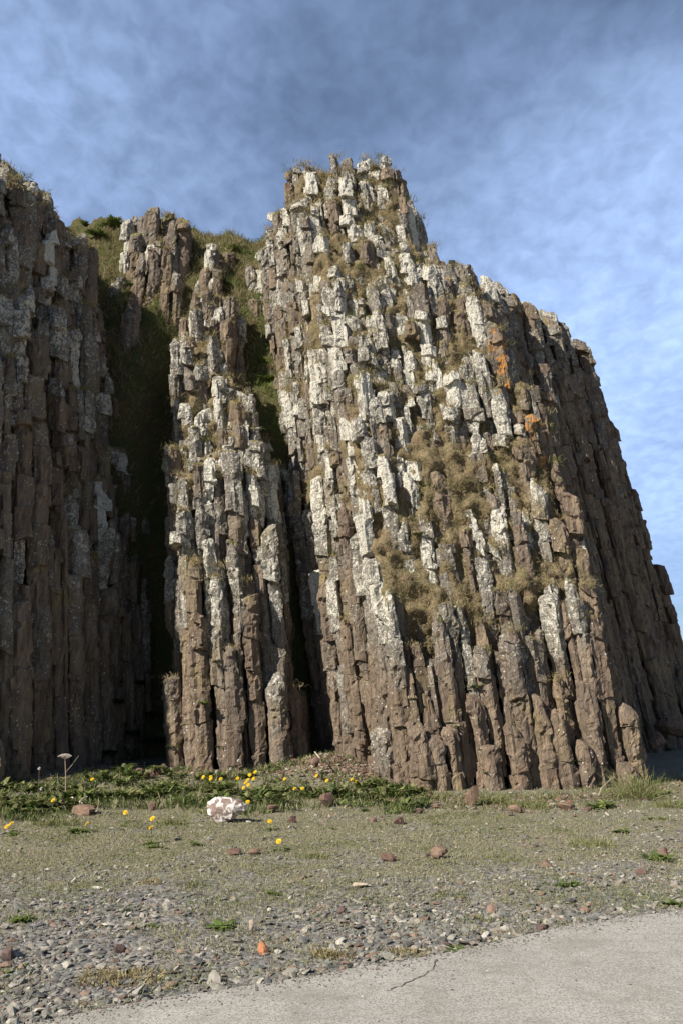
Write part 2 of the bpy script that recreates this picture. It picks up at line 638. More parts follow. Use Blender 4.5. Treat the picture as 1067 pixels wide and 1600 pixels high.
# ------------------------------------------------------------------ cliffs of basalt columns
def clip(poly, px, py, nx, ny):
    """keep the side where (p-P).n <= 0"""
    out = []
    m = len(poly)
    for i in range(m):
        ax, ay = poly[i]
        bx, by = poly[(i + 1) % m]
        da = (ax - px) * nx + (ay - py) * ny
        db = (bx - px) * nx + (by - py) * ny
        if da <= 0:
            out.append((ax, ay))
        if (da < 0 < db) or (db < 0 < da):
            t = da / (da - db)
            out.append((ax + (bx - ax) * t, ay + (by - ay) * t))
    return out


def cells(x0, x1, y0, y1, sp, seed, keep, jit=0.42):
    r = np.random.default_rng(seed)
    pts = []
    j = 0
    y = y0
    while y < y1:
        x = x0 + (sp / 2 if j % 2 else 0)
        while x < x1:
            q = (x + r.uniform(-jit, jit) * sp, y + r.uniform(-jit, jit) * sp)
            if keep(*q):
                pts.append(q)
            x += sp
        y += sp * 0.87
        j += 1
    P = np.array(pts)
    out = []
    for i, (cx, cy) in enumerate(P):
        d2 = ((P - P[i]) ** 2).sum(1)
        nb = np.where((d2 < (2.3 * sp) ** 2) & (d2 > 1e-9))[0]
        nb = nb[np.argsort(d2[nb])]
        R = sp * 0.68
        poly = [(cx + R * math.cos(k * math.pi / 4 + .3), cy + R * math.sin(k * math.pi / 4 + .3)) for k in range(8)]
        for k in nb:
            mx, my = (cx + P[k][0]) / 2, (cy + P[k][1]) / 2
            poly = clip(poly, mx, my, P[k][0] - cx, P[k][1] - cy)
            if len(poly) < 3:
                break
        if len(poly) >= 3:
            out.append((cx, cy, poly, nb[:9]))
        else:
            out.append((cx, cy, None, nb[:9]))
    return P, out


def edge_dist(x, y, e):
    """distance inside the edge that runs from e[0] to e[1]; the block lies to the LEFT of the direction of travel"""
    (ax, ay), (bx, by) = e[0], e[1]
    dx, dy = bx - ax, by - ay
    L = math.hypot(dx, dy)
    return (dx * (y - ay) - dy * (x - ax)) / L


def make_column(cx, cy, poly, z0, z1, lean, cell, seed, zbase=0.0, rough=1.0, lich=0.5, tone=0.5, turf_top=0.8, orange=0.0, gap=0.012, cut_bottom=False, zlean0=0.0):
    r = np.random.default_rng(seed)
    P = np.array(poly)
    # drop tiny edges
    keep = [k for k in range(len(P)) if np.linalg.norm(P[k] - P[k - 1]) > 0.035]
    if len(keep) < 3:
        return None
    P = P[keep]
    C = P.mean(0)
    ring = []
    for k in range(len(P)):
        A_, B_ = P[k], P[(k + 1) % len(P)]
        m = max(2, int(round(np.linalg.norm(B_ - A_) / cell)))
        for j in range(m):
            ring.append(A_ + (B_ - A_) * (j / m))
    ring = np.array(ring) - C
    rad = np.linalg.norm(ring, axis=1).mean()
    ring *= (1 - gap / max(rad, 0.05))
    # soften corners a little
    ring = ring * 0.94 + 0.03 * (np.roll(ring, 1, 0) + np.roll(ring, -1, 0))
    n = len(ring)
    # sloping broken top: each ring point has its own top height
    ang = r.uniform(-0.9, 0.9) - math.pi / 2
    sl = r.uniform(0.1, 0.9)
    topd = -(ring @ np.array((math.cos(ang), math.sin(ang)))) * sl
    length = z1 - z0
    zs, sc, ox, oy, blk = [], [], [], [], []
    z = z0
    s, dx, dy = 1.0, 0.0, 0.0
    nextb = z0 + r.uniform(0.15, 0.8)
    frz = []
    while z < z1:
        zs.append(z); sc.append(s); ox.append(dx); oy.append(dy)
        z += cell * r.uniform(0.85, 1.15)
        if z > nextb and z < z1 - 0.12:
            zs += [nextb - 0.012, nextb, nextb + 0.012]
            sc += [s * 0.985, min(s, 1) * 0.93]
            ox += [dx, dx]; oy += [dy, dy]
            up_ = min(1.0, max(0.0, (nextb - zbase - 1.5) / 2.5))
            s = r.uniform(0.88, 1.07)
            if r.random() < 0.22 * up_:
                s = r.uniform(0.62, 0.8)
            k_ = (0.020 + 0.026 * up_) * rough
            dx, dy = r.normal(0, k_), r.normal(0, k_) * 1.4
            sc.append(s * 0.985); ox.append(dx); oy.append(dy)
            frz.append(nextb)
            z = nextb + 0.03
            nextb = nextb + r.uniform(0.5, 1.8) * (1 - up_) + r.uniform(0.25, 0.9) * up_
    tn = max(3, int(length / 0.5))
    tzs = np.linspace(z0, z1, tn)
    tgx, tgy = r.uniform(-.45, .45, tn), r.uniform(-.45, .45, tn)
    order = np.argsort(zs, kind='stable')
    zs = np.array(zs)[order]; sc = np.array(sc)[order]; ox = np.array(ox)[order]; oy = np.array(oy)[order]
    L = r.uniform(0.12, 0.6)
    A = r.uniform(0.05, 0.5)
    sc = sc * (1 - A * sstep(z1 - L, z1, zs) ** 1.5)
    cap = [(0.72, 0.03), (0.4, 0.05)]
    zs = np.append(zs, [z1, z1 + .01, z1 + .02]); last = sc[-1]
    sc = np.append(sc, [last * 0.88, last * 0.62, last * 0.3])
    ox = np.append(ox, [ox[-1]] * 3); oy = np.append(oy, [oy[-1]] * 3)
    m = len(zs)
    X = ring[None, :, 0] * sc[:, None] + ox[:, None]
    Y = ring[None, :, 1] * sc[:, None] + oy[:, None]
    Z = zs[:, None] + topd[None, :] * (sstep(z1 - 0.9, z1, zs)[:, None]) * (np.minimum(sc / (last + 1e-6), 1.0)[:, None])
    fade = sstep(z0, z0 + .3, zs) * (1 - sstep(z1 - .3, z1, zs))
    Z = Z + (np.interp(zs, tzs, tgx) * fade)[:, None] * ring[None, :, 0] + (np.interp(zs, tzs, tgy) * fade)[:, None] * ring[None, :, 1]
    if cut_bottom:
        fb = 1 - sstep(z0, z0 + 0.45, zs)[:, None]
        Xs = 1 - 0.55 * fb ** 1.6
        X, Y = X * Xs, Y * Xs
    v = np.stack((X + C[0], Y + C[1], np.broadcast_to(Z, X.shape)), -1).reshape(-1, 3)
    # outward direction
    out = np.stack((ring[:, 0], ring[:, 1], np.zeros(n)), -1)
    out /= (np.linalg.norm(out, axis=1)[:, None] + 1e-6)
    O = np.broadcast_to(out[None], (m, n, 3)).reshape(-1, 3)
    off = seed * 0.37
    p1 = v * np.array((7, 7, 1.0)) + off
    d = 0.035 * (np.abs(fbm(p1, 2)) - 0.25) + 0.016 * fbm(v * 11 + off, 2) + 0.03 * fbm(v * np.array((2.2, 2.2, 1.1)) + off, 1)
    # small angular chips
    ch = perlin(np.floor(v * np.array((6, 6, 1.4)) + 0.6 * fbm(v * 3, 1)[:, None]) * 0.71 + off)
    d += 0.02 * ch
    for fs_, am, o2_ in (((4.2, 4.2, .8), .06, 0), ((10, 10, 2.6), .030, 31)):
        pc = v * np.array(fs_) + 0.45 * fbm(v * 2.4 + o2_, 1)[:, None] + off + o2_
        ic = np.floor(pc).astype(np.int64)
        fc = pc - ic - 0.5
        ic &= 255
        hh = _P[_P[_P[ic[:, 0]] + ic[:, 1]] + ic[:, 2]]
        d += am * ((_G[hh] * fc).sum(1) + 0.25 * (_G[(hh + 77) & 255][:, 0]))
    v = v + O * (d * rough)[:, None]
    v[:, 2] += 0.03 * fbm(v * 6 + 9, 1) * rough
    # lean
    v[:, 0] += lean[0] * (v[:, 2] - zlean0)
    v[:, 1] += lean[1] * (v[:, 2] - zlean0)
    i = np.arange(m - 1)[:, None] * n
    j = np.arange(n)[None, :]
    j2 = (j + 1) % n
    q = np.stack(((i + j), (i + j2), (i + n + j2), (i + n + j)), -1).reshape(-1, 4)
    ctr = v[(m - 1) * n:].mean(0)
    v = np.vstack((v, ctr))
    k = np.arange(n)
    t = np.stack(((m - 1) * n + k, (m - 1) * n + (k + 1) % n, np.full(n, m * n)), -1)
    if cut_bottom:
        v = np.vstack((v, v[:n].mean(0)))
        t = np.vstack((t, np.stack(((k + 1) % n, k, np.full(n, m * n + 1)), -1)))
    zz_ = np.repeat(zs, n)
    capm = np.repeat(np.arange(m) >= m - 3, n)
    col = np.zeros((len(v), 4), np.float32)
    l = lich * (0.55 + 0.6 * sstep(z1 - 2.4, z1 - .5, zz_ + .5 * math.sin(seed))) if lich > 0 else zz_ * 0
    tb = turf_top * (0.42 * sstep(z1 - 0.28, z1, zz_)) + 0.35 * turf_top * capm
    # soil and moss creeping up from the ledge below
    fr_ = np.array(frz + [1e6])
    nb_ = len(frz) + 1
    bi = np.searchsorted(fr_, zz_ + .11 * perlin(v[:m * n].astype(float) * 7))
    bl = r.normal(0, .13, nb_)
    bt = np.clip(r.random(nb_) ** 1.4, 0, 1)
    if lich > 0.06:
        l = np.clip(l + bl[bi], 0.02, 1) * (.45 + .55 * sstep(zbase + .5, zbase + 3.2, zz_))
    tone = bt[bi] * .6 + tone * .4
    above = zz_ - np.concatenate(([-1e6], np.array(frz)))[bi]
    led = np.where(r.random(nb_) < .5, .45, .12)[bi] * (1 - sstep(0.02, .16, above))
    tb = tb + turf_top * led
    tb = tb + 0.26 * turf_top * (1 - sstep(z0 + 0.35, z0 + 0.85, zz_)) * (z0 > zbase + 1.6)
    col[:m * n, 0] = l
    col[:m * n, 1] = tone
    col[:m * n, 2] = tb
    col[:m * n, 3] = orange
    col[m * n:, 0] = lich
    col[m * n:, 2] = turf_top
    return v.astype(np.float32), q, t, col


TUFT_SPOTS = []   # (x, y, z, size, dryness)


TURF_PTS = []     # points on the turf sheets, with outward normals, where blades grow


def turf_cover(outline, profs, top, lean, zl, base, edges, x0, x1, z0, z1, off=0.06, step=0.06, seed=1.0, amp=1.0, thin=0.0):
    xs = np.arange(x0, x1, step)
    zs = np.arange(z0, z1, step)
    X, Z = np.meshgrid(xs, zs)
    Y = np.full(X.shape, -1e9)
    p = np.stack((X, Z * 0.8, np.full(X.shape, seed)), -1).reshape(-1, 3)
    for k in edges:
        (ax, ay), (bx, by) = outline[k]
        pz, ps = profs[k][0], profs[k][1]
        s_ = np.interp(Z, pz, ps)
        if len(profs[k]) > 2:
            s_ = s_ * 1.0
        L = math.hypot(bx - ax, by - ay)
        Y = np.maximum(Y, (s_ * L + (by - ay) * (X - ax)) / (bx - ax) + ay)
    n1 = fbm(p * np.array((.55, .55, 1)) * 1.6, 3).reshape(X.shape)
    n2 = fbm(p * np.array((4.2, 4.2, 1)), 3).reshape(X.shape)
    n3 = np.abs(fbm(p * np.array((2.0, 2.6, 1)) + 5, 2)).reshape(X.shape)
    Y = Y + off + 0.14 + amp * (0.13 * n1 + 0.34 * n2 - 0.22 * n3 + 0.03)
    Y = Y + 0.5 * (1 - sstep(z0, z0 + 1.6, Z)) + thin * (sstep(1.5, .5, X) + .45 * sstep(2.6, 3.8, X))
    V = np.stack((X + lean[0] * (Z - zl), Y + lean[1] * (Z - zl), Z), -1)
    tops = np.array([[top(a_, b_) for a_, b_ in zip(r1, r2)] for r1, r2 in zip(X[::4, ::4], Y[::4, ::4])])
    tops = np.repeat(np.repeat(tops, 4, 0), 4, 1)[:X.shape[0], :X.shape[1]]
    ok = (Z < tops - .15) & (Y < 1e5)
    for kk, ed in enumerate(outline):
        if kk in edges:
            continue
        (ax, ay), (bx, by) = ed
        L = math.hypot(bx - ax, by - ay)
        dd = ((bx - ax) * (Y - ay) - (by - ay) * (X - ax)) / L
        ok &= dd > np.interp(Z, profs[kk][0], profs[kk][1]) + .22
    nx = len(xs)
    i = (np.arange(len(zs) - 1)[:, None] * nx + np.arange(nx - 1)[None, :])
    okq = (ok[:-1, :-1] & ok[1:, :-1] & ok[:-1, 1:] & ok[1:, 1:]).ravel()
    i = i.ravel()[okq]
    a = Acc()
    v = V.reshape(-1, 3)
    a.add(v, np.stack((i, i + 1, i + nx + 1, i + nx), -1))
    N = np.cross(v[i + 1] - v[i], v[i + nx] - v[i])
    N /= np.linalg.norm(N, axis=1)[:, None] + 1e-9
    TURF_PTS.append((v[i], N))
    return a


def cliff(label, cat, outline, profs, top, lean, sp, seed, bounds, cell, lichen_fn, n_parts, base=0.0, jitter_h=0.35, clump=0.22, turf=0.8, orange_spots=(), hang=0.0, maxdepth=8.0, zlean0=0.0, root_loc=(0, 0, 0), name="basalt_cliff", cull=None, turf_sheet=None, rimdrop=0.3):
    def Hraw(x, y):
        h = top(x, y)
        nn = clump * float(fbm(np.array([[x * 1.1 + seed, y * 1.1, seed * .7]]), 2)[0]) * 2
        dmin = 1e9
        for e, (pz, ps, *fs) in zip(outline, profs):
            d = edge_dist(x, y, e)
            if d < 0:
                return -1.0, -1.0
            dmin = min(dmin, d)
            dd = d + (nn if d > 0.25 else 0)
            if len(fs):
                dd = dd / fs[0](x, y)
            h = min(h, float(np.interp(dd, ps, pz)) if dd < ps[-1] else 1e9)
        return h, dmin
    cache = {}

    def keep(x, y):
        h, d = Hraw(x, y)
        if h <= base + 0.25 or d > maxdepth:
            return False
        if cull and not cull(x, y):
            return False
        cache[(x, y)] = h
        return True
    P, cs = cells(*bounds, sp, seed, keep)
    r = np.random.default_rng(seed + 1)
    H = np.array([cache[(p[0], p[1])] for p in map(tuple, P)])
    H = H + np.clip(r.normal(0, jitter_h, len(H)), -9, np.where(H > (12.3 if seed == 22 else 14.0), .12, 9)) * np.clip((H - base) / 3, 0.3, 1)
    cols = []
    for i, (cx, cy, poly, nb) in enumerate(cs):
        if poly is None:
            continue
        lo = base
        near = nb[:8]
        # a column is bare down to the lowest neighbour, or to the ground on the rim
        d = np.hypot(P[near, 0] - cx, P[near, 1] - cy)
        near = near[d < 1.6 * sp]
        an_ = sorted(math.atan2(P[k, 1] - cy, P[k, 0] - cx) for k in near)
        gaps = [b_ - a_ for a_, b_ in zip(an_, an_[1:] + [an_[0] + 2 * math.pi])] if an_ else [9]
        if max(gaps) < 1.9:
            lo = max(base, H[near].min() - 0.5)
        else:
            lo = base - rimdrop
        if H[i] < lo + 0.1:
            continue
        lx = cx + lean[0] * (H[i] - zlean0)
        cutb = False
        if lo < base and hang and r.random() < hang and H[i] > base + 3.0:
            lo = base + r.uniform(0.8, min(3.0, H[i] - base - 1.5))
            cutb = True
        zc = (lo + H[i]) / 2
        li = float(lichen_fn(lx, cy, H[i], r))
        og = 0.0
        for (sx, sy, sz, sr) in orange_spots:
            if math.hypot(lx - sx, cy - sy) < sr and lo - .3 < sz < H[i] + .6:
                og = 1.0
        tf = turf * (0.25 + 0.75 * min(1, max(0, (H[i] - base - 0.8) / 3))) * (1.0 if r.random() < .72 else 0.3)
        res = make_column(cx, cy, poly, lo, H[i], lean, cell, seed * 1000 + i, base, 1.0, li, r.random() ** 1.4, tf, og, r.uniform(0.006, 0.02), cutb, zlean0)
        if res is None:
            continue
        if tf > 0.35 and H[i] > base + 1.2:
            fr = np.array(poly)
            fx, fy = fr[np.argmin(fr[:, 1])]
            fx, fy = cx + (fx - cx) * 0.55, cy + (fy - cy) * 0.55
            TUFT_SPOTS.append((fx + lean[0] * (H[i] - zlean0), fy + lean[1] * (H[i] - zlean0), H[i] - 0.05, tf, seed))
        dist = math.hypot(lx, cy)
        w = np.ptp(res[0][:, 0])
        cols.append((w * (H[i] - lo) / dist ** 2 * (1.0 if (cy < 26) else .5), i, res, H[i], lo))
    cols.sort(key=lambda c: -c[0])
    root = empty(name, root_loc)
    tag(root, label, cat, "basalt cliffs round the gully" if cat == 'cliff' else None)
    rest = Acc()
    L = np.array(root_loc, np.float32)
    for k, (sz, i, (v, q, t, c), h, lo) in enumerate(cols):
        if k < n_parts:
            a = Acc()
            b0 = np.array((float(v[:, 0].mean()), float(v[:, 1].mean()), float(v[:, 2].min())), np.float32)
            a.add(v - b0, q, t, c)
            obj("basalt_column", a, M_ROCK, root, tuple((b0 - L).tolist()))
        else:
            rest.add(v - L, q, t, c)
    if turf_sheet:
        tb_ = turf_cover(outline, profs, top, lean, zlean0, base, **turf_sheet)
        tb_.v = [v - L for v in tb_.v]
        obj("turf_cover", tb_, M_TURFD, root, smooth=True)
    if rest.n:
        o = obj("column_mass", rest, M_ROCK, root)
        o['kind'] = 'stuff'
    print(label[:30], 'columns', len(cols), 'verts', sum(len(c[2][0]) for c in cols))
    return root


def prof(*pts):
    z = [p[0] for p in pts]
    s = [p[1] for p in pts]
    return (z, s)


# ---- main headland: front face, long shaded side wall leaning left with height
LEAN_M = (-0.12, 0.0)
main_top = lambda x, y: float(np.interp(x, [-1.5, -1.1, -.6, .1, .46, 1.5, 2.2, 2.7, 3.36, 3.7, 4.1, 4.6, 12], [13.0, 13.4, 14.0, 14.3, 14.9, 14.9, 15.2, 15.3, 15.0, 14.2, 12.9, 12.2, 12.0]))
M0 = (-1.6, 22.0); M1 = (0.02, 16.8); M2 = (1.25, 14.15); M3 = (5.15, 14.75); M4 = (6.2, 19.5)
OUT_M = [(M0, M1), (M1, M2), (M2, M3), (M3, M4)]
PR_M = [prof((0, 0), (5, 0.02), (12, .06), (16.4, .2)),
        prof((0, 0), (3, .1), (6, .3), (10, .75), (14, 1.25), (16.8, 2.2)),
        prof((0, 0), (2.5, .25), (6, 1.15), (10, 2.6), (13, 3.9), (16.8, 5.6)),
        prof((0, 0), (3, .12), (7.4, .45), (10, 1.4), (12.3, 2.45), (14.0, 2.75), (15.5, 3.1), (17, 3.7))]


def lich_main(x, y, z, r):
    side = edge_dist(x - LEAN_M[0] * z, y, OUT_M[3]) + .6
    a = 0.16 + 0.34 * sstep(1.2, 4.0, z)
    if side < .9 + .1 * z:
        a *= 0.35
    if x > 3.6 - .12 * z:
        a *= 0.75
    a += r.normal(0, .17)
    return min(max(a, 0.02), 0.95)


o1 = at(770, 560, 16.8); o2 = at(832, 625, 16.4); o3 = at(690, 430, 18)
cliff("tall sunlit basalt headland covered in lichened broken columns", "cliff", OUT_M, PR_M, main_top, LEAN_M, 0.30, 21,
      (-1.4, 6.6, 13.8, 22.0), 0.05, lich_main, 100, orange_spots=((o1[0], o1[1], o1[2], .26), (o2[0], o2[1], o2[2], .26)),
      maxdepth=6.5, root_loc=(3.0, 16.0, 0.0), turf_sheet=dict(edges=(1, 2), x0=-.8, x1=4.9, z0=2.0, z1=16, off=0.0, seed=1.5, thin=.24),
      cull=None)

# ---- the headland's far flank: a straight shaded wall running away to the right
LEAN_W = (-0.188, 0.0)
W0 = (3.1, 17.7); W1 = (3.95, 17.85); W2 = (11.3, 26.3); W3 = (10.2, 30.5)
OUT_W = [(W0, W1), (W1, W2), (W2, W3)]
PR_W = [prof((0, 0), (15, .4)), prof((0, 0), (8, .1), (13, .3), (14.2, .9), (15, 2)), prof((0, 0), (13.4, .03), (15, .9))]
cliff("dark shaded cliff wall running away behind the headland to the right", "cliff", OUT_W, PR_W, lambda x, y: float(np.interp(y, [18.5, 20, 22, 24, 30], [12.2, 12.6, 13.0, 13.4, 13.3])), LEAN_W, 0.36, 27,
      (3.0, 11.8, 17.5, 30.0), 0.07, lambda x, y, z, r: min(max(0.02 + .3 * sstep(10.5, 12.5, z) + r.normal(0, .1), 0.0), .6), 70, maxdepth=2.2, root_loc=(8.0, 23.0, 0.0), clump=.08, jitter_h=.18, turf=.3)

# ---- left cliff; unseen outer run added along the sun direction to shade it
LEAN_L = (-0.075, 0.0)
L0 = (-16.4, 5.2); L1 = (-8.76, 11.63); L2 = (-5.7, 14.2); L3 = (-4.25, 19.2); L4 = (-4.6, 24.0)
OUT_L = [(L0, L1), (L1, L2), (L2, L3), (L3, L4)]
PR_L = [prof((0, 0), (18, .3)), prof((0, 0), (4, .05), (7, .3), (10, .6), (12.8, 1.2), (14.2, 2.4), (16.5, 4.4)), prof((0, 0), (4, .1), (8, .4), (10, .75), (12.2, 1.2), (14, 2.2), (16.5, 4.0)), prof((0, 0), (5, .1), (12, 1.3), (16.5, 4.0))]


def lich_left(x, y, z, r):
    return min(max(0.06 + 0.25 * sstep(2.2, 5, z) + r.normal(0, .2), 0.02), 0.85)


cliff("dark shaded cliff of weathered columns filling the left edge", "cliff", OUT_L, PR_L,
      lambda x, y: 12.9 + 0.35 * max(0, y - 15.5) + 0.9 * min(4.5, max(0, -6.9 - x)), LEAN_L, 0.34, 22,
      (-16.0, -4.0, 3.5, 24), 0.06, lich_left, 100, maxdepth=4.0, root_loc=(-6.0, 15.5, 0.0), clump=0.40,
      jitter_h=0.4,
      turf_sheet=dict(edges=(1,), x0=-9, x1=-5.9, z0=3.5, z1=11, off=.36, seed=4.5))

# ---- free-standing buttress in the mouth of the gully
LEAN_P = (-0.09, 0.0)
Q0 = (-3.25, 19.6); Q1 = (-3.2, 16.4); Q2 = (-2.6, 16.0); Q3 = (-1.15, 16.15); Q4 = (-.75, 16.8); Q5 = (-.7, 19.6)
OUT_P = [(Q0, Q1), (Q1, Q2), (Q2, Q3), (Q3, Q4), (Q4, Q5)]
PR_P = [prof((0, 0), (10, .2)), prof((0, 0), (6, .12), (10, .9)), prof((0, 0), (3.5, .1), (5.2, .3), (7, .9), (9.8, 2.2), (11.5, 3.6)), prof((0, 0), (5, .15), (10, .9)), prof((0, 0), (10, .4))]
cliff("narrow sunlit buttress of basalt columns standing in the gully mouth", "cliff", OUT_P, PR_P,
      lambda x, y: float(np.interp(x, [-3.3, -3.0, -2.3, -2.0, -1.5, -1.0, -.7], [9.2, 9.8, 9.9, 9.0, 8.0, 7.0, 6.2])) + 0.75 * max(0, y - 18.3), LEAN_P, 0.30, 23,
      (-3.6, -.35, 15.8, 19.4), 0.045, lambda x, y, z, r: min(max(0.08 + 0.42 * sstep(3.2, 5.2, z) + r.normal(0, .15), 0.02), 0.9), 90,
      hang=0.2, maxdepth=5, root_loc=(-2.1, 17.0, 0.0), clump=0.15,
      turf_sheet=dict(edges=(1, 2, 3), x0=-3.1, x1=-.95, z0=4.2, z1=11, off=.10, seed=7.5))

# ---- crag at the head of the gully and lesser outcrops
def crag(x0, x1, yf, depth, z0, z1, sp, seed, label, nparts, top=None):
    O = [((x0, yf + depth), (x0, yf + .3)), ((x0, yf + .3), (x0 + .4, yf)), ((x0 + .4, yf), (x1 - .2, yf)), ((x1 - .2, yf), (x1, yf + depth))]
    PR = [prof((z0, 0), (z1 + .5, .3)), prof((z0, 0), (z1 + .5, .3)), prof((z0, 0), (z0 + (z1 - z0) * .55, .06), (z0 + (z1 - z0) * .8, .5), (z1 + .6, 1.1)), prof((z0, 0), (z1 + .5, .4))]
    cliff(label, "outcrop", O, PR, top or (lambda x, y: z1), (0.0, 0.0), sp, seed, (x0 - .2, x1 + .2, yf - .1, yf + depth), 0.055,
          lambda x, y, z, r: min(max(0.34 + r.normal(0, .2), 0.05), .9), nparts, base=z0, jitter_h=0.22, clump=0.08,
          maxdepth=2, root_loc=((x0 + x1) / 2, yf + depth / 2, z0), name="rock_outcrop", turf=0.9, rimdrop=3.2)


crag(-6.4, -4.15, 20.9, 1.8, 10.6, 15.2, 0.36, 31, "square lichened crag on the skyline at the head of the gully", 60,
     top=lambda x, y: float(np.interp(x, [-6.4, -6.0, -4.8, -4.2], [15.2, 15.5, 15.4, 14.6])))
crag(-4.1, -2.9, 20.7, 1.4, 11.0, 14.0, 0.30, 32, "narrow outcrop with pale blocks beside the skyline crag", 40)
crag(-2.75, -1.9, 20.7, 1.2, 10.6, 12.9, 0.30, 33, "low dark outcrop in the turf left of the tall headland", 25)
crag(-5.9, -5.1, 20.0, 1.2, 10.4, 12.2, 0.32, 34, "shaded outcrop poking from dark turf below the skyline crag", 25)
crag(-4.05, -2.3, 19.0, 1.6, 8.8, 12.0, 0.30, 35, "broken ledge of blocks directly above the gully buttress", 45,
     top=lambda x, y: float(np.interp(x, [-4.0, -3.6, -2.9, -2.3], [10.9, 12.0, 11.8, 10.4])))


# ---- hillside (gully floor, turf slope and plateau behind)
def hill_h(X, Y):
    ye = Y - 0.9 * np.exp(-((X + 0.35) / 0.5) ** 2) * sstep(20.0, 18.0, Y) - 2.5 * np.exp(-((X + 3.9) / 0.75) ** 2) * sstep(22, 18, Y)
    z = np.interp(ye, [16.5, 17.3, 18.0, 18.6, 19.3, 20.2, 21.3, 22.3, 23.6, 26, 60], [-0.5, 0.35, 1.6, 5.0, 8.6, 10.6, 12.6, 14.4, 15.5, 15.9, 16])
    z = z + 0.5 * sstep(-3, -6, X) * sstep(20, 23, Y)
    p = np.stack((X, Y, z * .35), -1).reshape(-1, 3)
    z = z + (0.75 * fbm(p * 1.3, 4, .6).reshape(X.shape) + 0.16 * fbm(p * 6, 2).reshape(X.shape)) * sstep(17, 18.5, Y)
    return z


a = grid_sheet(np.arange(-8.5, 1.3, 0.07), np.concatenate((np.arange(16.4, 24, 0.05), [25, 28, 40, 60])), hill_h)
tag(obj("hillside_terrain", a, M_TURF, smooth=True), "steep turf slope rising up the gully between the cliffs", "hillside", kind="structure")
bpy.context.view_layer.update()
#--PART2--
# ------------------------------------------------------------------ dry grass on the ledges and the slope (uncountable)
def blades(pts, nrm, length, width, col, droop=0.5, jitter=0.5, seed=5):
    """curved tapering blades: 5 vertices each, rooted at pts"""
    r = np.random.default_rng(seed)
    n = len(pts)
    up = np.array((0, 0, 1.0))
    d = nrm * 0.55 + up * 0.75 + r.normal(0, jitter, (n, 3))
    d /= np.linalg.norm(d, axis=1)[:, None]
    side = np.cross(d, r.normal(0, 1, (n, 3)))
    side /= np.linalg.norm(side, axis=1)[:, None] + 1e-9
    L = np.asarray(length)[:, None]
    W = np.asarray(width)[:, None]
    dr = (r.uniform(0.3, 1.2, n) * droop)[:, None]
    p0 = pts
    p1 = pts + d * L * 0.5
    d2 = d + (nrm * 0.35 - up * 1.1) * dr
    p2 = p1 + d2 * L * 0.5
    v = np.stack((p0 - side * W, p0 + side * W, p1 - side * W * .8, p1 + side * W * .8, p2), 1).reshape(-1, 3)
    b = np.arange(n)[:, None] * 5
    q = b + np.array([[0, 1, 3, 2]])
    t = b + np.array([[2, 3, 4]])
    c = np.repeat(col, 5, 0)
    return v, q, t, c


def colors(n, pal, seed=1, var=0.2):
    r = np.random.default_rng(seed)
    pal = np.array(pal)
    c = pal[r.integers(0, len(pal), n)] * r.uniform(1 - var, 1 + var, (n, 1))
    return np.hstack((c, np.ones((n, 1)))).astype(np.float32)


STRAW = [(.46, .38, .22), (.38, .30, .15), (.30, .24, .12), (.27, .25, .11), (.42, .36, .23)]
GREEN = [(.10, .16, .035), (.14, .21, .05), (.19, .24, .07), (.08, .12, .03)]
DULL = [(.20, .19, .08), (.15, .17, .06), (.28, .24, .12), (.12, .16, .045)]

acc = Acc()
for k, (P_, N_) in enumerate(TURF_PTS):
    cnt = int(len(P_) * (2.2 if k != 1 else 1.2))
    r = np.random.default_rng(40 + k)
    dens = fbm(P_ * 1.7 + 3, 2)
    w = np.clip(dens + 0.35, 0.02, 1)
    sel = r.choice(len(P_), cnt, p=w / w.sum())
    # blades come in clumps: several from nearly one root
    root = P_[sel] + r.normal(0, 0.05, (cnt, 3)) * np.array((1, .4, 1))
    root = np.repeat(root, 3, 0) + r.normal(0, 0.018, (cnt * 3, 3))
    nn = np.repeat(N_[sel], 3, 0)
    m = len(root)
    c = colors(m, STRAW, 50 + k)
    gmask = fbm(root * 0.9 + 11, 2) > 0.42
    c[gmask] = colors(int(gmask.sum()), DULL, 60 + k)
    acc.add(*blades(root, nn, r.uniform(.04, .115, m), r.uniform(.002, .004, m), c, 0.9, 0.5, 70 + k))
# tufts hanging over the tops of broken columns
T = np.array(TUFT_SPOTS)
r = np.random.default_rng(5)
if len(T):
    T = T[r.random(len(T)) < 0.7]
    for x, y, z, tf, sd in T:
        m = int(30 + 50 * tf)
        rt = np.array((x, y, z)) + r.normal(0, 1, (m, 3)) * np.array((.10, .08, .03))
        nn = np.tile(np.array((r.uniform(-.3, .3), -.8, .1)), (m, 1)) + r.normal(0, .2, (m, 3))
        acc.add(*blades(rt, nn, r.uniform(.08, .26, m), r.uniform(.003, .006, m), colors(m, STRAW if r.random() < .85 else DULL, int(sd * 7 + x * 100) % 9999), 1.2, 0.5, int(abs(x) * 1000)))
tag(obj("cliff_grass", acc, M_GRASS), "straw coloured grass growing from the ledges of the cliffs", "grass", kind="stuff")

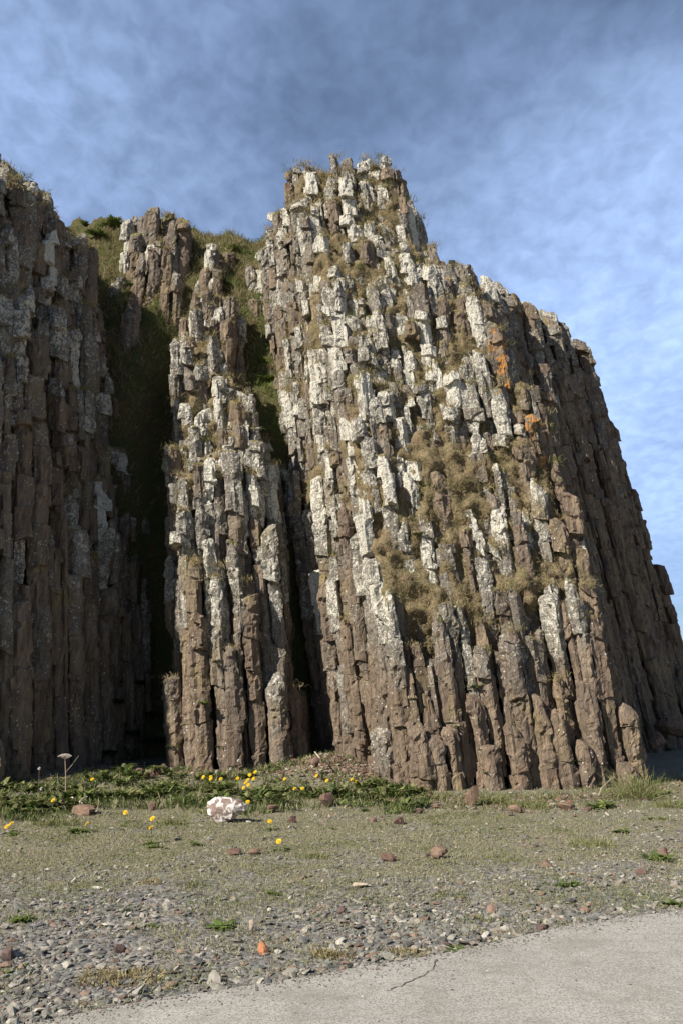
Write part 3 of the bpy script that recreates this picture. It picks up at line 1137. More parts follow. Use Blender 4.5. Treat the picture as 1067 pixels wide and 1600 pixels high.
# rough grass on the gully slope
r = np.random.default_rng(77)
n = 52000
X = r.uniform(-7.2, 0.4, n); Y = r.uniform(17.2, 23.8, n)
k = (hill_h(X, Y) > 7) | (r.random(n) < .3)
X, Y = X[k], Y[k]; n = len(X)
Z = hill_h(X, Y)
e = 0.05
N_ = np.stack((-(hill_h(X + e, Y) - Z) / e, -(hill_h(X, Y + e) - Z) / e, np.ones(n)), -1)
N_ /= np.linalg.norm(N_, axis=1)[:, None]
P_ = np.stack((X, Y, Z), -1)
gsel = fbm(P_ * 0.9 + 2, 2) > 0.12
c = colors(n, DULL + STRAW + STRAW, 3)
c[gsel] = colors(int(gsel.sum()), GREEN + DULL + DULL, 4)
lush = (X > -2.2) & (Z > 7.5) & (Z < 13)
c[lush] = colors(int(lush.sum()), [(.17, .24, .05), (.23, .29, .08), (.12, .18, .04), (.28, .28, .11)], 44)
acc = Acc()
acc.add(*blades(P_, N_, r.uniform(.1, .3, n), r.uniform(.004, .008, n), c, 0.9, 0.4, 6))
tag(obj("slope_grass", acc, M_GRASS), "rough green and brown grass covering the steep gully slope", "grass", kind="stuff")

# ------------------------------------------------------------------ ground cover
def stones_batch(P, S, cols, seed, flat=0.55):
    """many small angular stones: a deformed 14 vertex blob each"""
    r = np.random.default_rng(seed)
    n = len(P)
    phi = np.arange(6) * math.pi / 3
    base = [(0, 0, 1)] + [(math.cos(a_), math.sin(a_), .42) for a_ in phi] + [(math.cos(a_ + .5), math.sin(a_ + .5), -.42) for a_ in phi]
    base = np.array(base)
    m = len(base)
    v = base[None] * r.uniform(0.6, 1.15, (n, m, 1))
    sc = np.stack((r.uniform(.7, 1.3, n), r.uniform(.45, .9, n), r.uniform(.3, 1.0, n) * flat), -1)
    v = v * sc[:, None] * S[:, None, None]
    a_ = r.uniform(0, 6.28, n); b_ = r.normal(0, .35, n)
    cb, sb = np.cos(b_)[:, None], np.sin(b_)[:, None]
    x, y, z = v[..., 0], v[..., 1], v[..., 2]
    x, z = x * cb + z * sb, -x * sb + z * cb
    ca, sa = np.cos(a_)[:, None], np.sin(a_)[:, None]
    x, y = x * ca - y * sa, x * sa + y * ca
    v = np.stack((x, y, z), -1) + P[:, None]
    t = []
    for k in range(6):
        k2 = (k + 1) % 6
        t += [(0, 1 + k, 1 + k2), (1 + k, 7 + k, 1 + k2), (7 + k, 7 + k2, 1 + k2)]
    t = np.array(t)
    T_ = (np.arange(n)[:, None, None] * m + t[None]).reshape(-1, 3)
    return v.reshape(-1, 3), None, T_, np.repeat(cols, m, 0)


r = np.random.default_rng(21)
n = 110000
Y = 4.0 + (r.random(n) ** 1.45) * 12.5
X = r.uniform(-.45, .47, n) * (Y + 1.2)
p3 = np.stack((X, Y, X * 0), -1)
grav = fbm(p3 * 0.75 + 4, 3)
near = sstep(8.6, 6.0, Y - 0.25 * X)
right = sstep(1.0, 4.5, X) * 0.35
patch = fbm(p3 * 1.4 + 14, 3)
prob = np.clip(0.30 + 0.42 * near + right * .9 + 1.6 * grav * (0.5 + .5 * near) - 1.3 * np.clip(patch - .05, 0, 1), 0.05, 1)
k = (r.random(n) < prob) & (Y > road_edge_y(X) + 0.01)
X, Y = X[k], Y[k]
n = len(X)
near = near[k]
S = r.lognormal(-4.4, 0.52, n) * (0.92 + 0.36 * near)
S = np.clip(S, .006, .055)
Z = ground_h(X, Y) + S * 0.12
PAL = [(.185, .18, .165), (.24, .23, .205), (.13, .125, .12), (.29, .27, .235), (.27, .235, .195), (.22, .22, .19), (.17, .175, .155), (.35, .325, .275), (.25, .175, .135), (.19, .19, .18), (.44, .41, .36)]
acc = Acc()
acc.add(*stones_batch(np.stack((X, Y, Z), -1), S, colors(n, PAL, 9, .25), 10))
# stray crumbs on the road edge
n = 2600
X = r.uniform(-3.5, 4.5, n); Y = road_edge_y(X) - np.abs(r.normal(0, .12, n)) - (r.random(n) < .12) * r.uniform(0, 1.2, n)
acc.add(*stones_batch(np.stack((X, Y, np.full(n, .022)), -1), r.uniform(.003, .010, n), colors(n, PAL, 12, .2), 13))
# crumbled red brown debris below the crevice and round the buttress foot
n = 2600
qx = np.concatenate((r.normal(-.05, .42, n // 2), r.uniform(-3.6, .9, n // 2)))
qy = np.concatenate((r.normal(15.7, .7, n // 2), r.normal(15.6, .35, n // 2)))
acc.add(*stones_batch(np.stack((qx, qy, ground_h(qx, qy) + .008), -1), r.uniform(.01, .05, n), colors(n, [(.17, .09, .065), (.24, .15, .11), (.13, .08, .06), (.28, .2, .15), (.4, .36, .3)], 17, .2), 18))
# weathered crumbs and chips shed along the foot of every cliff
n = 5200
fx = r.uniform(-40, 1060, n)
fp = np.array([on_plane(a_, b_, .05) for a_, b_ in zip(fx, np.interp(fx, [-60, 0, 60, 130, 200, 260, 330, 400, 470, 530, 600, 660, 720, 800, 860, 1000, 1067], [1222, 1222, 1225, 1215, 1205, 1205, 1212, 1208, 1200, 1195, 1222, 1240, 1246, 1247, 1245, 1232, 1215]) + np.abs(r.normal(0, 9, n)) - 4)])
fp[:, 2] = ground_h(fp[:, 0], fp[:, 1]) + .008
acc.add(*stones_batch(fp, np.clip(r.lognormal(-3.9, .55, n), .008, .085), colors(n, [(.20, .15, .115), (.15, .115, .09), (.25, .19, .15), (.13, .11, .1), (.2, .11, .08), (.33, .29, .24)], 27, .2), 28))
tag(obj("gravel", acc, M_PEB), "grey and pinkish loose gravel thickest along the road", "gravel", kind="stuff")

# short dry grass over the whole strip
n = 230000
Y = 4.2 + (r.random(n) ** 1.2) * 12
X = r.uniform(-.45, .47, n) * (Y + 1.2)
p3 = np.stack((X, Y, X * 0), -1)
cover = fbm(p3 * 0.9 + 8, 3) + 0.45 * fbm(p3 * 5, 2) + 0.34 - 0.30 * sstep(8.4, 6.0, Y - 0.25 * X) - .18 * sstep(1.5, 4.5, X) + .6 * np.clip(fbm(p3 * 1.4 + 14, 3) - .05, 0, 1)
k = (cover > r.uniform(-0.1, .35, n)) & (Y > road_edge_y(X) + 0.03)
X, Y = X[k], Y[k]
n = len(X)
P_ = np.stack((X, Y, ground_h(X, Y)), -1)
c = colors(n, [(.44, .40, .27), (.37, .34, .21), (.30, .29, .16), (.48, .43, .31), (.22, .24, .10), (.40, .38, .24), (.33, .33, .18)], 14)
gm = fbm(P_ * 0.8 + 20, 2) > .2
c[gm] = colors(int(gm.sum()), [(.24, .26, .11), (.34, .33, .18), (.18, .22, .08)], 15)
acc = Acc()
acc.add(*blades(P_, np.tile((0, 0, 0.2), (n, 1)), r.uniform(.02, .06, n), r.uniform(.0015, .0032, n), c, .6, .8, 16))
tag(obj("dry_ground_grass", acc, M_GRASS), "short pale dry grass spread over the gravelly ground", "grass", kind="stuff")

# low green mossy patches in the turf
n = 13000
pc = np.stack((r.uniform(-5, 6, 70), r.uniform(6.0, 13.8, 70)), -1)
ci = r.integers(0, 70, n)
sp_ = r.uniform(.10, .42, 70)
X = pc[ci, 0] + r.normal(0, 1, n) * sp_[ci]
Y = pc[ci, 1] + r.normal(0, .6, n) * sp_[ci]
k = Y > road_edge_y(X) + .05
X, Y = X[k], Y[k]; n = len(X)
acc = Acc()
acc.add(*blades(np.stack((X, Y, ground_h(X, Y)), -1), np.tile((0, 0, .2), (n, 1)), r.uniform(.02, .055, n), r.uniform(.002, .004, n), colors(n, [(.20, .23, .08), (.14, .17, .05), (.27, .28, .12)], 33), .7, .9, 34))
tag(obj("mossy_undergrowth", acc, M_GRASS), "low olive green patches scattered over the dry turf", "moss", kind="stuff")

# undergrowth at the foot of the cliffs
def foot_line(px):
    return np.interp(px, [-60, 0, 60, 130, 200, 260, 330, 400, 470, 530, 600, 660, 720, 800, 860, 1000, 1067], [1222, 1222, 1225, 1215, 1205, 1205, 1212, 1208, 1200, 1195, 1222, 1240, 1246, 1247, 1245, 1232, 1215])


n = 22000
px = r.uniform(-60, 670, n)
fl = foot_line(px)
py = fl + r.random(n) ** 1.3 * np.interp(px, [-60, 100, 300, 520, 640, 670], [48, 48, 50, 58, 30, 6])
W = np.array([on_plane(a_, b_, .1) for a_, b_ in zip(px, py)])
W[:, 2] = ground_h(W[:, 0], W[:, 1])
dn = fbm(W * 1.6, 3) + .5 * fbm(W * 5, 2)
k = dn > r.uniform(-.18, .22, n)
W = W[k]
n = len(W)
acc = Acc()
c = colors(n, [(.07, .11, .025), (.12, .17, .04), (.20, .24, .08), (.05, .08, .02), (.26, .25, .13), (.30, .27, .16)], 23, .35)
hgt = r.uniform(.05, .20, n) * (1 + .6 * np.clip(fbm(W * 1.1 + 4, 2), -.5, 1))
acc.add(*blades(W, np.tile((0, -.2, .3), (n, 1)), hgt, r.uniform(.004, .011, n), c, .7, .5, 24))
# right hand foot: thin line of grass
n = 9000
px = r.uniform(660, 1075, n)
py = foot_line(px) + r.normal(4, 7, n)
W = np.array([on_plane(a_, b_, .03) for a_, b_ in zip(px, py)])
W[:, 2] = ground_h(W[:, 0], W[:, 1])
k = fbm(W * 2.1 + 5, 3) > r.uniform(-.1, .3, n)
W = W[k]; n = len(W)
acc.add(*blades(W, np.tile((0, -.2, .3), (n, 1)), r.uniform(.04, .14, n), r.uniform(.003, .006, n), colors(n, DULL + [(.3, .27, .14)], 25), .6, .5, 26))
tag(obj("undergrowth", acc, M_LEAF), "tangled green undergrowth along the foot of the cliffs", "undergrowth", kind="stuff")

# ------------------------------------------------------------------ loose rocks
def rock_acc(w, d, h, seed, n_u=13, n_v=9, sharp=0.35):
    """an angular boulder: a sphere cut by random planes, then roughened"""
    r = np.random.default_rng(seed)
    u = np.linspace(0, 2 * math.pi, n_u, endpoint=False)
    vv = np.linspace(0, math.pi, n_v + 1)[1:-1]
    U, V_ = np.meshgrid(u, vv)
    D = np.stack((np.sin(V_) * np.cos(U), np.sin(V_) * np.sin(U), np.cos(V_)), -1).reshape(-1, 3)
    D = np.vstack((D, (0, 0, 1), (0, 0, -1)))
    pl = r.normal(size=(11, 3)) * np.array((1, 1, .8))
    pl /= np.linalg.norm(pl, axis=1)[:, None]
    off = r.uniform(.42, .85, 11)
    den = D @ pl.T
    R = np.where(den > 0.05, off / np.maximum(den, .05), 9).min(1)
    R = np.minimum(R, 1.1)
    v = D * R[:, None]
    v += D * (0.05 * fbm(D * 3.6 + seed, 3))[:, None]
    v = v / np.array((np.ptp(v[:, 0]), np.ptp(v[:, 1]), np.ptp(v[:, 2]))) * np.array((w, d, h))
    v[:, 2] -= v[:, 2].min()
    a = Acc()
    m = n_u
    q = []
    for i in range(len(vv) - 1):
        for j in range(m):
            q.append((i * m + j, (i + 1) * m + j, (i + 1) * m + (j + 1) % m, i * m + (j + 1) % m))
    t = []
    T0, B0 = len(vv) * m, len(vv) * m + 1
    for j in range(m):
        t.append((j, (j + 1) % m, T0))
        t.append(((len(vv) - 1) * m + (j + 1) % m, (len(vv) - 1) * m + j, B0))
    a.add(v, np.array(q), np.array(t))
    return a


def gpt(px, py):
    """the point of the ground seen at a place of the photograph (bottom of the thing)"""
    w = on_plane(px, py)
    for _ in range(4):
        w = on_plane(px, py, float(ground_h(np.array([w[0]]), np.array([w[1]]))[0]))
    return w


def put_rock(px, py, w_px, h_px, mat, label, name="stone", group=None, seed=None, deep=0.8, sink=0.15, rz=None, z=None, Y=None, cat="rock"):
    w = gpt(px, py) if Y is None else at(px, py, Y)
    dist = math.hypot(w[1], w[0])
    m = dist / FPX * 1.03
    W_, H_ = w_px * m * .74, h_px * m * .8
    seed = seed or int(px * 7 + py)
    o = obj(name, rock_acc(W_, W_ * deep, H_ * (1 + sink), seed), mat)
    o.location = (w[0], w[1] + W_ * deep * .35, w[2] - H_ * sink)
    return tag(o, label, cat, group)


b = put_rock(345, 1286, 78, 42, M_LICHEN, "large flat boulder blotched with white lichen in front of the gully", "boulder", seed=5, deep=.6)
ROCKS = [
    (411, 1492, 23, 20, M_ORANGE, "bright orange stone in the grey gravel near the road"),
    (393, 1456, 10, 20, M_PALE, "pale peach stone standing upright in the gravel behind the orange one"),
    (365, 1337, 28, 12, M_RED, "flat dark red stone, left of a close pair on the turf"),
    (396, 1335, 26, 10, M_BROWN, "flat brown stone, right of a close pair on the turf"),
    (425, 1270, 24, 13, M_RED, "dark red stone under weeds just right of the white lichened boulder"),
    (456, 1286, 17, 13, M_RED, "small maroon stone on the turf right of the white lichened boulder"),
    (511, 1262, 30, 26, M_RED, "rounded pinkish brown rock in the weeds before the dark crevice"),
    (738, 1260, 27, 36, M_BROWN, "tall pointed orange brown block standing against the foot of the headland"),
    (683, 1342, 34, 20, M_BROWN, "triangular brown rock lying alone on the turf"),
    (668, 1340, 12, 7, M_DARK, "little dark chip at the left tip of the triangular brown rock"),
    (605, 1346, 30, 13, M_RED, "flat reddish stone left of the triangular brown rock"),
    (624, 1289, 22, 13, M_RED, "squarish red brown stone below the headland's left corner"),
    (583, 1285, 15, 9, M_RED, "small red stone left of the squarish red brown one"),
    (652, 1272, 20, 10, M_DARK, "low blackish stone just below the headland's foot"),
    (611, 1258, 26, 11, M_RED, "flat maroon stone at the edge of the green weeds"),
    (805, 1270, 26, 14, M_BROWN, "half buried tan rock at the foot of the headland"),
    (888, 1266, 34, 12, M_BROWN, "wide flat brown rock in grass at the right foot of the headland"),
    (921, 1268, 15, 8, M_RED, "small reddish stone beside the wide flat brown rock"),
    (1040, 1340, 20, 16, M_RED, "cube shaped red brown stone in a green patch at the right edge"),
    (1001, 1366, 22, 9, M_RED, "flat salmon red stone on gravel near the right edge"),
    (854, 1355, 17, 13, M_BROWN, "lone small brown stone on the turf below the tall headland's middle"),
    (846, 1458, 26, 14, M_DARK, "jagged dark stone beside the edge of the concrete road"),
    (700, 1482, 18, 11, M_DARK, "purplish dark stone at the road edge above the crack"),
    (536, 1428, 18, 11, M_DARK, "dark red chip alone in the middle gravel"),
    (12, 1502, 24, 22, M_DARK, "blackish angular stone at the very left in the gravel"),
    (562, 1388, 34, 8, M_PALE, "long thin pinkish slab lying flat on the turf"),
    (128, 1274, 50, 16, M_BROWN, "low brown rock below the bleached stick in the left weeds"),
    (236, 1268, 15, 17, M_RED, "pointed dark red stone at the edge of the left weeds"),
    (92, 1268, 24, 12, M_DARK, "dark stone half hidden in weeds under the tall dead flower stalk"),
    (186, 1490, 20, 13, M_PEB and M_DARK, "dark grey stone in the near left gravel"),
    (915, 1426, 20, 8, M_BROWN, "brown stone on the gravel bank above the road at the right"),
    (516, 1278, 8, 6, M_PALE, "tiny pale chip below the pinkish brown rock"),
    (682, 1392, 9, 7, M_PALE, "small cream square stone in the central turf"),
]
for px, py, w, h, m, lab in ROCKS:
    put_rock(px, py, w, h, m, lab)

# rubble fan at the foot of the crevice between buttress and headland
r = np.random.default_rng(31)
RUB = [(500, 1168, 20, 12), (478, 1186, 26, 15), (492, 1196, 18, 14), (512, 1180, 22, 17), (524, 1190, 24, 20), (505, 1205, 26, 13), (528, 1208, 22, 16), (486, 1176, 16, 10), (536, 1220, 22, 14), (517, 1163, 14, 9), (460, 1196, 18, 10), (470, 1178, 14, 9)]
for k, (px, py, w, h) in enumerate(RUB):
    put_rock(px, py, w * 1.15, h * 1.15, M_RED if k % 3 else M_BROWN, "red brown rubble block at the foot of the dark crevice", "rubble_block", "rubble blocks below the crevice", seed=100 + k, sink=.3)
for k, (px, py, w, h) in enumerate([(218, 1213, 22, 14), (231, 1216, 20, 12), (245, 1212, 22, 16), (258, 1206, 16, 14), (208, 1204, 15, 10)]):
    put_rock(px, py, w, h, M_RED, "dark red block in the shaded weeds left of the buttress", "rubble_block", "red blocks left of the buttress", seed=140 + k, sink=.3)
for k, (px, py, w, h, Y, lab) in enumerate([(1040, 1128, 60, 30, 25.5, "dark boulder at the far end of the shaded side wall, topmost of three"), (1062, 1152, 70, 34, 22.0, "big dark boulder at the right edge under the shaded side wall"), (1028, 1168, 34, 26, 19.0, "smaller dark boulder nearest the headland corner")]):
    put_rock(px, py, w, h, M_BROWN, lab, "boulder", seed=160 + k, Y=Y)

# ------------------------------------------------------------------ plants
def leaf_blade(a, root, az, L, W, lift, col, lobes=0, r=random, bend=0.9):
    """one leaf as a curved strip"""
    n = 5
    c, s = math.cos(az), math.sin(az)
    pts = []
    for k in range(n):
        t = k / (n - 1)
        out_ = L * t * math.cos(lift * (1 - bend * t))
        z = L * t * math.sin(lift * (1 - bend * t)) - .12 * L * t * t
        w = W * (math.sin(math.pi * (0.12 + 0.86 * t)) ** .8)
        if lobes and k % 2:
            w *= 0.55
        pts.append((root[0] + c * out_ - s * w, root[1] + s * out_ + c * w, root[2] + z))
        pts.append((root[0] + c * out_ + s * w, root[1] + s * out_ - c * w, root[2] + z))
    q = [(2 * k, 2 * k + 1, 2 * k + 3, 2 * k + 2) for k in range(n - 1)]
    a.add(pts, q, None, (*col, 1))


def jcol(c, v=.2):
    f = random.uniform(1 - v, 1 + v)
    return tuple(x * f for x in c)


def rosette(n, L, W, lift=(.2, .9), pal=GREEN, lobes=1):
    a = Acc()
    for k in range(n):
        leaf_blade(a, (random.uniform(-.01, .01), random.uniform(-.01, .01), 0), k * 2.4 + random.uniform(-.4, .4), L * random.uniform(.6, 1.1), W, random.uniform(*lift), jcol(random.choice(pal)), lobes)
    return a


def tube(a, p, rad, col, sides=5):
    p = np.array(p, float)
    v = []
    for k in range(len(p)):
        d = p[min(k + 1, len(p) - 1)] - p[max(k - 1, 0)]
        d /= np.linalg.norm(d) + 1e-9
        s = np.cross(d, (0.3, 1, 0.1)); s /= np.linalg.norm(s)
        t = np.cross(d, s)
        rr = rad * (1 - .35 * k / max(1, len(p) - 1))
        for j in range(sides):
            an = 6.283 * j / sides
            v.append(p[k] + rr * (math.cos(an) * s + math.sin(an) * t))
    q = []
    for k in range(len(p) - 1):
        for j in range(sides):
            q.append((k * sides + j, k * sides + (j + 1) % sides, (k + 1) * sides + (j + 1) % sides, (k + 1) * sides + j))
    a.add(v, q, None, (*col, 1))


def flower_acc(R):
    a = Acc()
    for layer, (rr, z, n) in enumerate(((1.0, 0.0, 16), (.75, .18, 13), (.45, .3, 9))):
        v = [(0, 0, R * (z - .05))]
        t = []
        for k in range(n):
            an = 6.283 * k / n + layer * .2
            w = .5 * 6.283 / n * .9
            for da, f in ((-w, .85), (0, 1.0), (w, .85)):
                v.append((R * rr * f * math.cos(an + da), R * rr * f * math.sin(an + da), R * (z + .12 + random.uniform(-.05, .05))))
            t += [(0, 1 + 3 * k, 2 + 3 * k), (0, 2 + 3 * k, 3 + 3 * k)]
        a.add(v, None, np.array(t), ((.85, .60, .02, 1) if layer < 2 else (.80, .45, .01, 1)))
    return a


FLOWERS = [flower_acc(.032).mesh("flower_head") for _ in range(3)]
ROSES = [rosette(9, .15, .016).mesh("leaf_rosette") for _ in range(4)]
seedacc = Acc()
for k in range(90):
    z = 1 - 2 * (k + .5) / 90; an = k * 2.4; rr = math.sqrt(1 - z * z)
    d = np.array((rr * math.cos(an), rr * math.sin(an), z)); s = np.cross(d, (.1, .3, 1)); s /= np.linalg.norm(s)
    seedacc.add([d * .004, d * .022 - s * .005, d * .024 + s * .005], None, [(0, 1, 2)], (.72, .70, .66, 1))
SEEDM = seedacc.mesh("seed_head")


def dandelion(px, py, blooms, label, group=None, kind='flower', h=.10, leaves=True):
    """px, py: the foot of the plant; blooms: list of (dx, dy) of the flower heads above the foot, in photo pixels"""
    w = gpt(px, py)
    m = math.hypot(w[1], w[0]) / FPX * 1.03
    o = empty("dandelion", tuple(w.tolist()), 0)
    tag(o, label, "flower" if kind == 'flower' else "seed head", group)
    if leaves:
        q = obj("leaf_rosette", random.choice(ROSES), M_LEAF, o)
        q.rotation_euler = (0, 0, random.uniform(0, 6))
        s = random.uniform(.8, 1.25); q.scale = (s, s, s)
    for dx, dy in blooms:
        top = np.array((dx * m, random.uniform(-.03, .03), max(.05, (dy + 3) * m)))
        a = Acc()
        tube(a, [(0, 0, 0), (top[0] * .35, top[1] * .3, top[2] * .55), tuple(top)], .0035, (.26, .26, .11) if kind == 'flower' else (.34, .27, .2))
        obj("stem", a, M_STEM, o)
        f = obj("flower_head" if kind == 'flower' else "seed_head", random.choice(FLOWERS) if kind == 'flower' else SEEDM, M_FLOWER, o)
        f.location = tuple(top.tolist())
        f.rotation_euler = (random.uniform(.5, 1.0), random.uniform(-.5, .1), random.uniform(-.6, .3))
    return o


DAND = [
    (18, 1302, [(-1, 9), (-7, 5)], "dandelion with orange yellow heads alone on the turf at the far left"),
    (82, 1270, [(0, 13)], "single dandelion bloom among weeds under the tall dead stalk"),
    (137, 1300, [(0, 8)], "pale yellow low dandelion left of the grey turf centre"),
    (196, 1286, [(0, 11)], "lone orange yellow dandelion between the left weeds and the boulder"),
    (236, 1318, [(1, 30), (0, 18)], "long stemmed dandelion with two blooms one above the other"),
    (140, 1244, [(2, 19)], "tall dandelion bloom against the dark left cliff"),
    (320, 1238, [(-2, 18), (8, 15)], "two blooms just left of the buttress foot flowers"),
    (345, 1234, [(-14, 15), (0, 12)], "weak pale dandelion pair below the pale brown stump"),
    (371, 1238, [(0, 16), (12, 10)], "two dandelions right of the white headed seed stalks"),
    (392, 1236, [(-2, 19), (6, 23), (4, 14)], "dense trio of blooms directly under the buttress foot"),
    (384, 1248, [(3, 23), (-3, 12), (4, 16)], "lower trio of yellow blooms before the buttress"),
    (387, 1268, [(0, 10)], "single bloom right behind the lichened boulder's right end"),
    (436, 1196, [(-1, 31), (-1, 23)], "tall pair of bright blooms beside the dark crevice"),
    (472, 1222, [(0, 13)], "bright bloom left of the red rubble"),
    (496, 1230, [(-1, 13), (-6, 8)], "orange bloom under the red rubble"),
    (511, 1238, [(0, 13)], "lone bloom right below the red rubble"),
    (446, 1234, [(-1, 12)], "single small bloom between buttress and rubble"),
    (466, 1247, [(-5, 10), (6, 10)], "level pair of blooms in the weeds below the rubble"),
    (423, 1296, [(-1, 8)], "faded bloom flat on the turf right of the boulder"),
    (437, 1330, [(-1, 10)], "orange bloom farthest out on the central turf"),
    (441, 1150, [(-2, 13), (8, 10)], "two shaded blooms inside the mouth of the crevice"),
    (555, 1236, [(0, 10), (-5, 13)], "bright yellow bloom in weeds at the headland's left foot"),
]
for px, py, bl, lab in DAND:
    dandelion(px, py, bl, lab)
for px, py, bl, lab in [(60, 1240, [(0, 30)], "white seed clock on a dark stalk left of the tall dead stalk"), (62, 1252, [(1, 13)], "low white seed clock in the far left weeds"),
                        (338, 1232, [(0, 20)], "white seed clock below the rounded stump of the buttress"), (360, 1232, [(0, 24)], "bright seed clock under the middle of the buttress"),
                        (373, 1228, [(-1, 32)], "tallest seed clock standing against the buttress foot")]:
    dandelion(px, py, bl, lab, kind='seed', leaves=False)

# tall dead umbel stalk by the left cliff
w = gpt(103, 1240)
m = math.hypot(w[1], w[0]) / FPX * 1.03
u = empty("dead_umbel", tuple(w.tolist()))
tag(u, "tall bleached dead flower stalk with a flat seed head by the dark left cliff", "dead plant")
a = Acc(); tube(a, [(0, 0, 0), (-1.5 * m, 0, 24 * m), (-4 * m, 0, 46 * m)], .009, (.50, .36, .30)); obj("stem", a, M_STEM, u)
a = Acc(); tube(a, [(-2 * m, 0, 28 * m), (6 * m, .02, 38 * m), (14 * m, .03, 50 * m)], .005, (.38, .33, .27)); tube(a, [(-1 * m, 0, 8 * m), (-12 * m, .0, 14 * m), (-14 * m, .03, 26 * m)], .004, (.34, .3, .22)); obj("side_branch", a, M_STEM, u)
a = Acc()
top = np.array((-4 * m, 0, 46 * m))
for k in range(40):
    an = k * 2.4; rr = math.sqrt((k + .5) / 40) * 9 * m
    e = top + np.array((rr * math.cos(an), rr * math.sin(an), 6 * m - rr * rr / (26 * m)))
    tube(a, [top, (top + e) / 2 + np.array((0, 0, -.004)), e], .0016, (.42, .36, .3), 3)
    tube(a, [e - (0.009, 0, 0), e + (0, 0, .008), e + (.009, 0, 0)], .008, (.46, .42, .37), 4)
obj("seed_head", a, M_STEM, u)


def twig(pts, rad, col, label):
    P = [gpt(x, y) for x, y, _ in pts]
    m = math.hypot(P[0][1], P[0][0]) / FPX
    b = P[0].copy()
    a = Acc()
    v = [p - b + np.array((0, 0, dz * m)) for p, (_, _, dz) in zip(P, pts)]
    tube(a, v, rad, col)
    # a side shoot
    k = len(v) // 2
    tube(a, [v[k], v[k] + np.array((.05, .02, .05)), v[k] + np.array((.10, .03, .06))], rad * .6, col)
    tag(obj("dead_stick", a, M_STEM, None, tuple(b.tolist())), label, "stick")


twig([(112, 1262, 14), (124, 1264, 10), (139, 1268, 4)], .011, (.55, .50, .45), "bleached grey stick lying across the low brown rock")
twig([(935, 1250, 6), (940, 1250, 16), (952, 1248, 24), (960, 1246, 27)], .010, (.42, .36, .26), "bent bleached stick leaning on the right foot of the headland")
twig([(634, 1258, 4), (642, 1262, 3), (650, 1268, 2)], .007, (.52, .46, .38), "thin pale twig beside the low blackish stone")
twig([(492, 1190, 14), (500, 1196, 10), (512, 1200, 8), (520, 1204, 4)], .010, (.62, .55, .48), "bleached root on the red rubble heap")
twig([(496, 1206, 4), (503, 1200, 12), (506, 1192, 16)], .008, (.60, .52, .45), "short pale root propped on the rubble heap")


def tuft_acc(n, L, spread, pal, seed, lean=0.45, wid=.005, droop=.8):
    r = np.random.default_rng(seed)
    a = Acc()
    p = np.stack((np.clip(r.normal(0, spread, n), -1.6 * spread, 1.6 * spread), np.clip(r.normal(0, spread * .6, n), -spread, spread), np.zeros(n)), -1)
    nn = np.stack((p[:, 0], p[:, 1], np.zeros(n)), -1) / (spread + 1e-6) * .4
    a.add(*blades(p, nn, r.uniform(.45, 1.1, n) * L, r.uniform(.6, 1.2, n) * wid, colors(n, pal, seed), droop, lean, seed))
    return a


def tuft(px, py, w_px, h_px, pal, label, n=130, wid=.005, name="grass_tuft", group=None, cat="grass tuft", pos=None):
    w = gpt(px, py) if pos is None else pos
    m = math.hypot(w[1], w[0]) / FPX * 1.03
    a = tuft_acc(n, h_px * m * 1.25, w_px * m * .28, pal, int(px * 3 + py), wid=wid)
    return tag(obj(name, a, M_GRASS if pal is STRAW else M_LEAF, None, tuple(np.asarray(w).tolist())), label, cat, group)


def weed(px, py, w_px, label, pal=GREEN, pos=None, n=14, lift=(.25, 1.1), name="leafy_weed", group=None, h=1.0):
    w = gpt(px, py) if pos is None else pos
    m = math.hypot(w[1], w[0]) / FPX * 1.03
    a = Acc()
    R = w_px * m / 2
    k = max(2, int(w_px / 9))
    for _ in range(k):
        cx, cy = random.uniform(-.5, .5) * R, random.uniform(-.4, .4) * R
        for j in range(n):
            L = random.uniform(.5, 1.0) * max(R * .8, .05)
            leaf_blade(a, (cx, cy, 0), random.uniform(0, 6.28), L * h, L * .13, random.uniform(*lift), jcol(random.choice(pal)), 0, bend=.5)
    return tag(obj(name, a, M_LEAF, None, tuple(np.asarray(w).tolist())), label, "weed", group)


